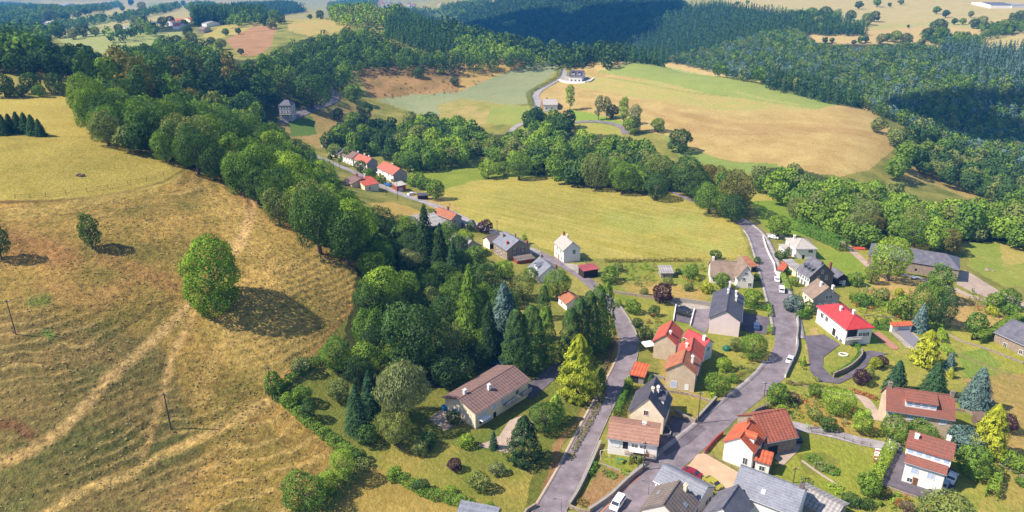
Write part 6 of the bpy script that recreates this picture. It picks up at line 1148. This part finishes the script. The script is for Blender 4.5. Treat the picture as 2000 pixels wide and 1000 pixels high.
# ------------------------------------------------------------------ cars
def car_meshes(van=False):
    L_, W_, H_ = (4.4, 1.8, 1.46) if not van else (4.6, 1.85, 1.8)
    prof = [(-2.2,.35),(-2.2,.82),(-1.55,.95),(-.75,H_-.08),(.9,H_),(1.75,1.05),(2.18,.98),(2.2,.35)] if not van else [(-2.3,.35),(-2.28,.9),(-1.6,1.08),(-1.0,H_-.06),(2.0,H_),(2.25,1.1),(2.3,.35)]
    b = MB(); cab = {2, 3, 4, 5} if not van else {2, 3, 4, 5}; n = len(prof)
    def yv(i): return W_ / 2 * (.86 if prof[i][1] > 1.2 else 1)
    for i in range(n - 1):
        (x0, z0), (x1, z1) = prof[i], prof[i + 1]; b.poly([(x0, yv(i), z0), (x1, yv(i+1), z1), (x1, -yv(i+1), z1), (x0, -yv(i), z0)])
    for s in (-1, 1):
        q = [(prof[i][0], s * yv(i), prof[i][1]) for i in range(n)]; b.poly(q[::-1] if s > 0 else q)
    b.poly([(prof[-1][0], W_/2, .35), (prof[0][0], W_/2, .35), (prof[0][0], -W_/2, .35), (prof[-1][0], -W_/2, .35)])
    g = MB(); (xa, za), (xb, zb) = prof[2], prof[3]; (xc, zc), (xd, zd) = (prof[4], prof[5])
    def lerp(a, b_, t): return a + (b_ - a) * t
    def pane(x0, z0, x1, z1, t0, t1, wy0, wy1, e=.015):
        nx, nz = (z0 - z1), (x1 - x0); l_ = math.hypot(nx, nz); s = 1 if nz / l_ > 0 else -1; nx, nz = nx / l_ * s * e, nz / l_ * s * e
        A_, B_ = (lerp(x0, x1, t0) + nx, lerp(z0, z1, t0) + nz), (lerp(x0, x1, t1) + nx, lerp(z0, z1, t1) + nz)
        g.poly([(A_[0], wy0, A_[1]), (A_[0], -wy0, A_[1]), (B_[0], -wy1, B_[1]), (B_[0], wy1, B_[1])])
    pane(xa, za, xb, zb, .08, .92, W_/2*.88, W_/2*.8); pane(xd, zd, xc, zc, .12, .88, W_/2*.86, W_/2*.8)
    for s in (-1, 1):
        for q in ([(xa + .42, za + .08), (xb + .02, zb - .1), (.05, zb - .08), (.05, za + .06)], [(.15, za + .06), (.15, zb - .08), (xc - .05, zc - .1), (xd - .25, zd + .06)]):
            pts = [(x, s * (W_ / 2 * (1 - .14 * max(0, (z - za) / (zb - za))) + .012), z) for x, z in q]; g.poly(pts if s < 0 else pts[::-1])
    return b, g
K['tyre'] = mat('tyre rubber', (.02, .02, .02), .9); K['lamp'] = mat('headlight glass', (.8, .8, .8), .2); K['carglass'] = mat('car glass', (.03, .035, .045), .08, spec=.7)
cb_, cg_ = car_meshes(); vb_, vg_ = car_meshes(True); whl = MB(); whl.tube((0, -.11, 0), (0, .11, 0), .33, n=14); rim = MB(); rim.tube((0, -.12, 0), (0, .12, 0), .19, n=8); hl = MB(); hl.box(-.05, .05, -.17, .17, -.07, .07)
_car = None
def make_car(paint, van):
    o = empty('parked_car', (0, 0, 0)); (vb_ if van else cb_).build('body', paint, o); (vg_ if van else cg_).build('window', 'carglass', o)
    for x in (-1.4, 1.35):
        for s in (-1, 1): wo = whl.build('wheel', 'tyre', o, (x, s * .84, .33)); rim.build('rim', 'metal', wo)
    for s in (-1, 1): hl.build('headlight', 'lamp', o, (-2.2, s * .6, .68))
    return o
def car(u, v, du, dv, col, label, van=False, rough=.25):
    p = cast(u, v); q = cast(u + du, v + dv); rz = math.atan2(q[1] - p[1], q[0] - p[0]) + math.pi
    o = make_car(mat('car paint', col, rough, spec=.6), van); o.location = (p[0], p[1], gz(p[0], p[1]) + .14); o.rotation_euler = (0, 0, rz); tag(o, label, 'car', 'parked cars'); return o
WH = (.78, .78, .8)
car(1206, 988, -10, 14, WH, 'white people carrier driving down the road at the bottom of the photo', True)
car(1351, 929, 12, 5, (.2, .012, .025), 'small red car beside the pink gravel court'); car(1391, 948, 10, 7, (.3, .27, .03), 'small yellow car in the corner of the pink gravel court')
car(1538, 868, 8, -12, WH, 'white car next to the dark one under the rust red barn'); car(1554, 858, -6, -12, (.02, .025, .03), 'black car beside the white one under the rust red barn')
car(1858, 938, 8, -14, WH, 'white car in the dark paved yard of the mossy roofed house'); car(1842, 951, 6, -10, (.25, .32, .4), 'grey blue car nose to tail with the white one in the dark yard')
car(1543, 706, 4, -8, (.6, .62, .65), 'silver car parked against the white curved wall'); car(1526, 569, -1, -8, WH, 'white van parked at the clipped hedge of the upper road', True); car(1517, 549, -1, -8, WH, 'white car parked in front of the large slate house')
car(1510, 466, 8, 1.5, WH, 'white car beside the round tree near the lane corner'); car(1337, 608, 12, 4, (.015, .015, .02), 'black car parked at the back of the walled bay'); car(1334, 616.5, 12, 3, (.02, .02, .025), 'dark car parked in the front of the walled bay', True)
car(1477, 641, 0, -8, (.03, .06, .16), 'dark blue car on the parking beside the apartment house'); car(804, 381, 9, -1, WH, 'white car on the grass by the small dark shed'); car(758, 363, 9, 3, (.03, .15, .5), 'bright blue car beside the red walled garage')
car(632, 287, 4, -3, WH, 'white car at the upper end of the terraced houses'); car(638, 280, 6, -2, (.4, .03, .08), 'red car above the terraced houses'); car(645, 277, 6, -2, (.05, .1, .2), 'dark blue car above the terraced houses')
# ------------------------------------------------------------------ poles and lamps
def pole(u, v, vt, label, kind='pole', r0=.15, group=None):
    p = cast(u, v); lo, hi = 1, 40
    for _ in range(30):
        h = (lo + hi) / 2
        if project(p[0], p[1], p[2] + h)[1] > vt: lo = h
        else: hi = h
    h = min(h, 14 if kind != 'pylon' else 60); o = empty({'pole': 'utility_pole', 'lamp': 'street_lamp', 'pylon': 'pylon', 'birch_stem': 'birch_trunk'}[kind], p); tag(o, label, {'pole': 'utility pole', 'lamp': 'street lamp', 'pylon': 'pylon', 'birch_stem': 'pole'}[kind], group)  # the paddock birch trunk is built as a plain metal pole
    m = MB(); m.tube((0, 0, -.5), (0, 0, h), r0, r0 * .6); m.build('pole', 'pole_wood' if kind == 'pole' else 'metal', o)
    if kind == 'pole':
        m = MB(); m.box(-.7, .7, -.06, .06, h - .6, h - .48); m.build('crossarm', 'pole_wood', o)
        for x in (-.6, 0, .6): m = MB(); m.tube((x, 0, h - .48), (x, 0, h - .25), .05, n=6); m.build('insulator', 'trim', o)
    if kind == 'lamp':
        m = MB(); m.tube((0, 0, h - .1), (-1.2, 0, h + .15), .05); m.build('arm', 'metal', o); m = MB(); m.box(-1.7, -1.1, -.14, .14, h + .1, h + .22); m.build('lamp_head', 'metal', o)
    if kind == 'pylon':
        m = MB()
        for k in (.6, .75, .9): m.box(-5, 5, -.2, .2, h * k, h * k + .4)
        m.build('crossarm', 'metal', o)
    return o
PO = [(334,838,767,'pole','thick pole standing alone on the lower hillside',.22),(31,653,585,'pole','thin pole near the left edge of the hillside',.14),(260,857,825,'pole','short stake left of the thick hillside pole',.07),(532,781,716,'pole','wooden pole at the hillside corner of the park',.14),(1362,828,765,'pole','pole with a box beside the roadside lawn',.15),(1256,919,862,'pole','pole standing on the garden wall of the bungalow',.15),(1193,813,778,'lamp','street lamp beside the left road',.09),(777,391,353,'pole','taller pole beside the red walled garage',.14),(755,381,352,'pole','pole in front of the red walled garage',.14),(652,328,300,'pole','left one of two poles opposite the terraces',.12),(664,332,303,'pole','right one of two poles opposite the terraces',.12),(971,455,430,'pole','pole above the stone farmhouse',.13),(879,412,396,'pole','pole above the terracotta farmhouse',.13),(1253,672,628,'pole','pole beside the white canopy',.14),(1160,587,556,'pole','pole beside the lane below the maroon shed',.12),(1730,864,811,'pole','pale pole with rungs above the little lane',.13),(1549,943,912,'pole','short pole at the grey sheet roofed barn',.12),(1477,426,392,'pole','pole in the green field above the lane corner',.13),(1266,966,940,'lamp','ornate curved lamp beside the crossroads house',.07),(1492,774,745,'pole','pole on the bend of the right road',.12),(1554,622,571,'pole','pole in the grey blue bush by the upper road',.13),(1722,692,672,'lamp','lamp beside the villa garage',.06),(1144,534,508,'pole','pole in front of the maroon roofed shed',.12),(905,82,38,'pylon','grey lattice pylon on the far wooded slope',.8),(215,106,88,'pole','pole in the far green field at upper left',.3),(1096,999,975,'lamp','ornate double lamp at the bottom of the left road',.07),(1815,620,590,'birch_stem','pale thin birch trunk by the right paddock',.12),(1522,517,490,'pole','pole at the tiny orange roofed porch',.12)]
for u, v, vt, k, lb, r0 in PO: pole(u, v, vt, lb, k, r0)
# ------------------------------------------------------------------ garden things
def at(u, v): p = cast(u, v); return (p[0], p[1], p[2])
o = empty('garden_canopy', at(1265,684), .3); tag(o, 'white four legged garden canopy beside the ribbed red roofed house', 'canopy'); m = MB()
for s in ((-1,-1),(1,-1),(1,1),(-1,1)): t_ = MB(); t_.tube((s[0]*1.5, s[1]*1.5, -.2), (s[0]*1.5, s[1]*1.5, 2.2), .05); t_.build('leg', 'metal', o); 
c4 = [(-1.7,-1.7,2.2),(1.7,-1.7,2.2),(1.7,1.7,2.2),(-1.7,1.7,2.2)]
for i in range(4): m.slab([c4[i], c4[(i+1)%4], (0,0,2.9)], .03)
m.build('roof', 'awning', o)
o = empty('parasol', at(896,812)); tag(o, 'pale blue open parasol on the terrace of the brown roofed house', 'parasol'); m = MB(); m.tube((0,0,-.1),(0,0,2.5),.04); m.build('pole', 'metal', o); m = MB(); n_ = 8
for i in range(n_): a, b = i*6.2832/n_, (i+1)*6.2832/n_; m.slab([(1.7*math.cos(a),1.7*math.sin(a),2.1),(1.7*math.cos(b),1.7*math.sin(b),2.1),(0,0,2.6)], .03)
m.build('canopy', mat('pale blue canvas', alb(110,160,180), .8), o)
o = empty('water_butt', at(869,800)); tag(o, 'bright blue round tub at the white garage door of the brown house', 'tub'); m = MB(); m.tube((0,0,-.1),(0,0,1.0),.75,.85,14); m.build('tub', 'blue', o); m = MB(); m.tube((0,0,1.0),(0,0,1.12),.9,.8,14); m.build('lid', 'blue', o)
o = empty('slide', at(1210,905), .6); tag(o, 'small green plastic slide on the bungalow lawn', 'slide'); m = MB(); m.slab([(0,-.35,1.3),(2.0,-.35,.1),(2.0,.35,.1),(0,.35,1.3)], .08); m.slab([(-.5,-.35,1.3),(0,-.35,1.3),(0,.35,1.3),(-.5,.35,1.3)], .08); m.build('chute', 'green', o); m = MB(); m.box(-.6,-.5,-.35,-.25,0,1.7); m.box(-.6,-.5,.25,.35,0,1.7); m.build('ladder', 'green', o)
o = empty('swing', at(1180,893), .2); tag(o, 'white frame swing on the bungalow lawn', 'swing'); m = MB()
for x in (-1,1):
    for y in (-.7,.7): m.tube((x,y,-.1),(x,0,2.0),.04,n=5)
m.tube((-1,0,2),(1,0,2),.04,n=5); m.build('frame', 'trim', o); m = MB(); m.box(-.25,.25,-.1,.1,.5,.55); m.tube((-.25,0,.5),(-.25,0,2),.012,n=4); m.tube((.25,0,.5),(.25,0,2),.012,n=4); m.build('seat', 'orange', o)
o = empty('picnic_table', at(1787,545), .1); tag(o, 'pale garden table in the shade of the long stone barn', 'table'); m = MB(); m.box(-1.5,1.5,-.8,.8,.75,.82); m.build('tabletop', 'trim', o)
for x, y in ((-1.2,-.6),(1.2,-.6),(1.2,.6),(-1.2,.6)): m = MB(); m.box(x-.05,x+.05,y-.05,y+.05,-.1,.75); m.build('leg', 'pole_wood', o)
o = empty('swimming_pool', at(1772,664), 0); tag(o, 'long swimming pool under a grey cover before the pool house', 'pool'); q = [cast(u, v) for u, v in ((1750,651),(1772,649),(1794,668),(1783,679),(1776,677))]; z = max(p[2] for p in q) + .3; ol = o.location
m = MB(); m.slab([(p[0]-ol.x, p[1]-ol.y, z-ol.z) for p in ([cast(u, v) for u, v in ((1750,651),(1783,679),(1795,669),(1772,649))])], .3); m.build('cover', mat('grey pool cover', alb(146,142,150), .7), o)
o = empty('swimming_pool', at(972,712), 0); tag(o, 'small pool with a dark blue cover behind the brown roofed house', 'pool'); m = MB(); ol = o.location; q = [cast(u, v) for u, v in ((955,716),(985,718),(992,708),(968,703))]; z = max(p[2] for p in q) + .9
m.slab([(p[0]-ol.x, p[1]-ol.y, z-ol.z) for p in q], .9); m.build('cover', mat('dark blue cover', alb(40,80,130), .6), o)
o = empty('tarpaulin', at(1677,487), -.1); tag(o, 'long orange red tarpaulin lying left of the long stone barn', 'tarpaulin'); m = MB(); m.slab([(-2.6,-.8,.3),(2.6,-.8,.3),(2.3,0,1.1),(-2.2,0,1.1)], .05); m.slab([(2.6,.8,.3),(-2.6,.8,.3),(-2.2,0,1.1),(2.3,0,1.1)], .05); m.build('sheet', mat('orange red sheet', alb(220,90,60), .7), o)
o = empty('log_pile', at(1714,894), 1.1); tag(o, 'long pile of reddish tiles and boards beside the clipped hedge', 'pile'); rp = random.Random(5)
for i in range(14): m = MB(); x = -2.6 + i*.4; m.box(x-.18,x+.18,-.7+rp.uniform(-.1,.1),.7+rp.uniform(-.1,.1),0,.5+rp.uniform(0,.4),rz=rp.uniform(-.15,.15)); m.build('stack', rp.choice(['redwall','awning','brick']), o)
for u, v, lb in ((1742,864,'upper white utility cabinet beside the little lane'),(1747,877,'lower white utility cabinet beside the thick clipped hedge'),(1963,905,'white cabinet beside the low wall at the right edge')):
    o = empty('utility_cabinet', at(u, v), .2); tag(o, lb, 'cabinet'); m = MB(); m.box(-.8,.8,-.35,.35,-.2,1.3); m.build('cabinet', 'trim', o); m = MB(); m.slab([(-.9,-.45,1.42),(.9,-.45,1.42),(.9,.45,1.42),(-.9,.45,1.42)], .12); m.build('lid', 'concrete', o)
o = empty('well', at(1647,693)); tag(o, 'white ringed flower bed on the round lawn of the red roofed villa', 'flower bed'); m = MB()
for i in range(12): a=i*6.2832/12; m.box(1.2*math.cos(a)-.3,1.2*math.cos(a)+.3,.9*math.sin(a)-.15,.9*math.sin(a)+.15,0,.3,rz=a+1.57)
m.build('ring', 'trim', o)
o = empty('compost_dome', at(1419,683)); tag(o, 'dark green garden dome beside the orchard tree', 'dome'); m = MB(); m.tube((0,0,-.1),(0,0,.8),1.3,1.2,12); m.tube((0,0,.8),(0,0,1.5),1.2,.3,12); m.build('dome', mat('dark green plastic', alb(40,110,90), .6), o)
for u, v, lb, mt in ((160,343,'pinkish rock lying in the upper left meadow','wood'),(1703,467,'heap of pale stones behind the slate end of the long barn','stone'),(1930,527,'low heap of stones beside the farm track','stone')):
    o = empty('rock', at(u, v)); tag(o, lb, 'rock'); r = np.random.default_rng(int(u)); v_, f_ = [], []
    for k in range(7):
        c = r.uniform(-1.4, 1.4, 3) * (1.3, .8, .15); s = sph(26, r) * r.uniform(.4, .8) + c; import bmesh; bmx = bmesh.new(); [bmx.verts.new(p) for p in s]; bmesh.ops.convex_hull(bmx, input=bmx.verts); bmx.verts.ensure_lookup_table(); b0 = len(v_); 
        bmx.verts.index_update(); v_ += [tuple(x.co) for x in bmx.verts]; f_ += [[b0 + x.index for x in f.verts] for f in bmx.faces]; bmx.free()
    me_ = bpy.data.meshes.new('stones'); me_.from_pydata(v_, [], f_); me_.materials.append(K[mt]); link('stones', me_, o)
plant_woods(215)
# ------------------------------------------------------------------ the air: one box of even haze round everything
hz = MB(); hz.box(-17000, 17000, -9500, 26500, -168, 330)
ho = hz.build('haze', mat('haze air')); ho['kind'] = 'stuff'; ho['label'] = 'thin blue haze over the far valley'; ho['category'] = 'haze'
hm_ = ho.data.materials[0]; T = NodeKit(hm_); T.n.remove(T.n['Principled BSDF'])
pv = T.add('VolumePrincipled'); pv.inputs['Density'].default_value = 1.25e-4; pv.inputs['Color'].default_value = (0.07, 0.38, 1.0, 1); pv.inputs['Anisotropy'].default_value = 0.0
T.link(pv.outputs[0], T.n['Material Output'].inputs['Volume'])
scene.cycles.volume_bounces = 0
# ------------------------------------------------------------------ unseen clouds added overhead to shade the valley and darken the far slope
cm_ = bpy.data.materials.new('shade_cloud'); cm_.use_nodes = True; T = NodeKit(cm_); T.n['Principled BSDF'].inputs['Base Color'].default_value = (.85, .86, .88, 1); T.n['Principled BSDF'].inputs['Roughness'].default_value = 1
def shade_cloud(x, y, rx, ry, seed, z=760):
    """x, y: middle of the shade on the ground; the cloud floats up-sun of it"""
    k = (z + 30) / math.tan(R(SUN_EL)); cx, cy = x - math.sin(SUN_AZ) * k, y + math.cos(SUN_AZ) * k
    r = np.random.default_rng(seed); Vs, Fs = [], []; n0 = 0
    import bmesh; b = bmesh.new(); bmesh.ops.create_icosphere(b, subdivisions=3, radius=1); bv = np.array([v.co[:] for v in b.verts]); bf = np.array([[v.index for v in f.verts] for f in b.faces]); b.free()
    for i in range(34):
        a = r.uniform(0, 6.28); q = r.random() ** .5; s = r.uniform(.2, .42) * (1.15 - .6 * q)
        c = np.array([math.cos(a) * q * rx * .8, math.sin(a) * q * ry * .8, r.uniform(0, 40)])
        v = bv * (1 + .25 * (fbm(bv[:, 0] * 2 + i, bv[:, 1] * 2 + bv[:, 2] * 3, seed) - .5)[:, None]) * np.array([rx * s, ry * s, min(rx, ry) * s * .7]); v[:, 2] = np.maximum(v[:, 2], -12)
        Vs.append(v + c); Fs.append(bf + n0); n0 += len(bv)
    o = link('shade_cloud', mesh_np('shade_cloud', np.concatenate(Vs), np.concatenate(Fs), [cm_], True), loc=(cx, cy, z), kind='structure')
shade_cloud(480, 700, 260, 110, 3); shade_cloud(40, 1650, 370, 330, 5); shade_cloud(-520, 1050, 170, 90, 9)
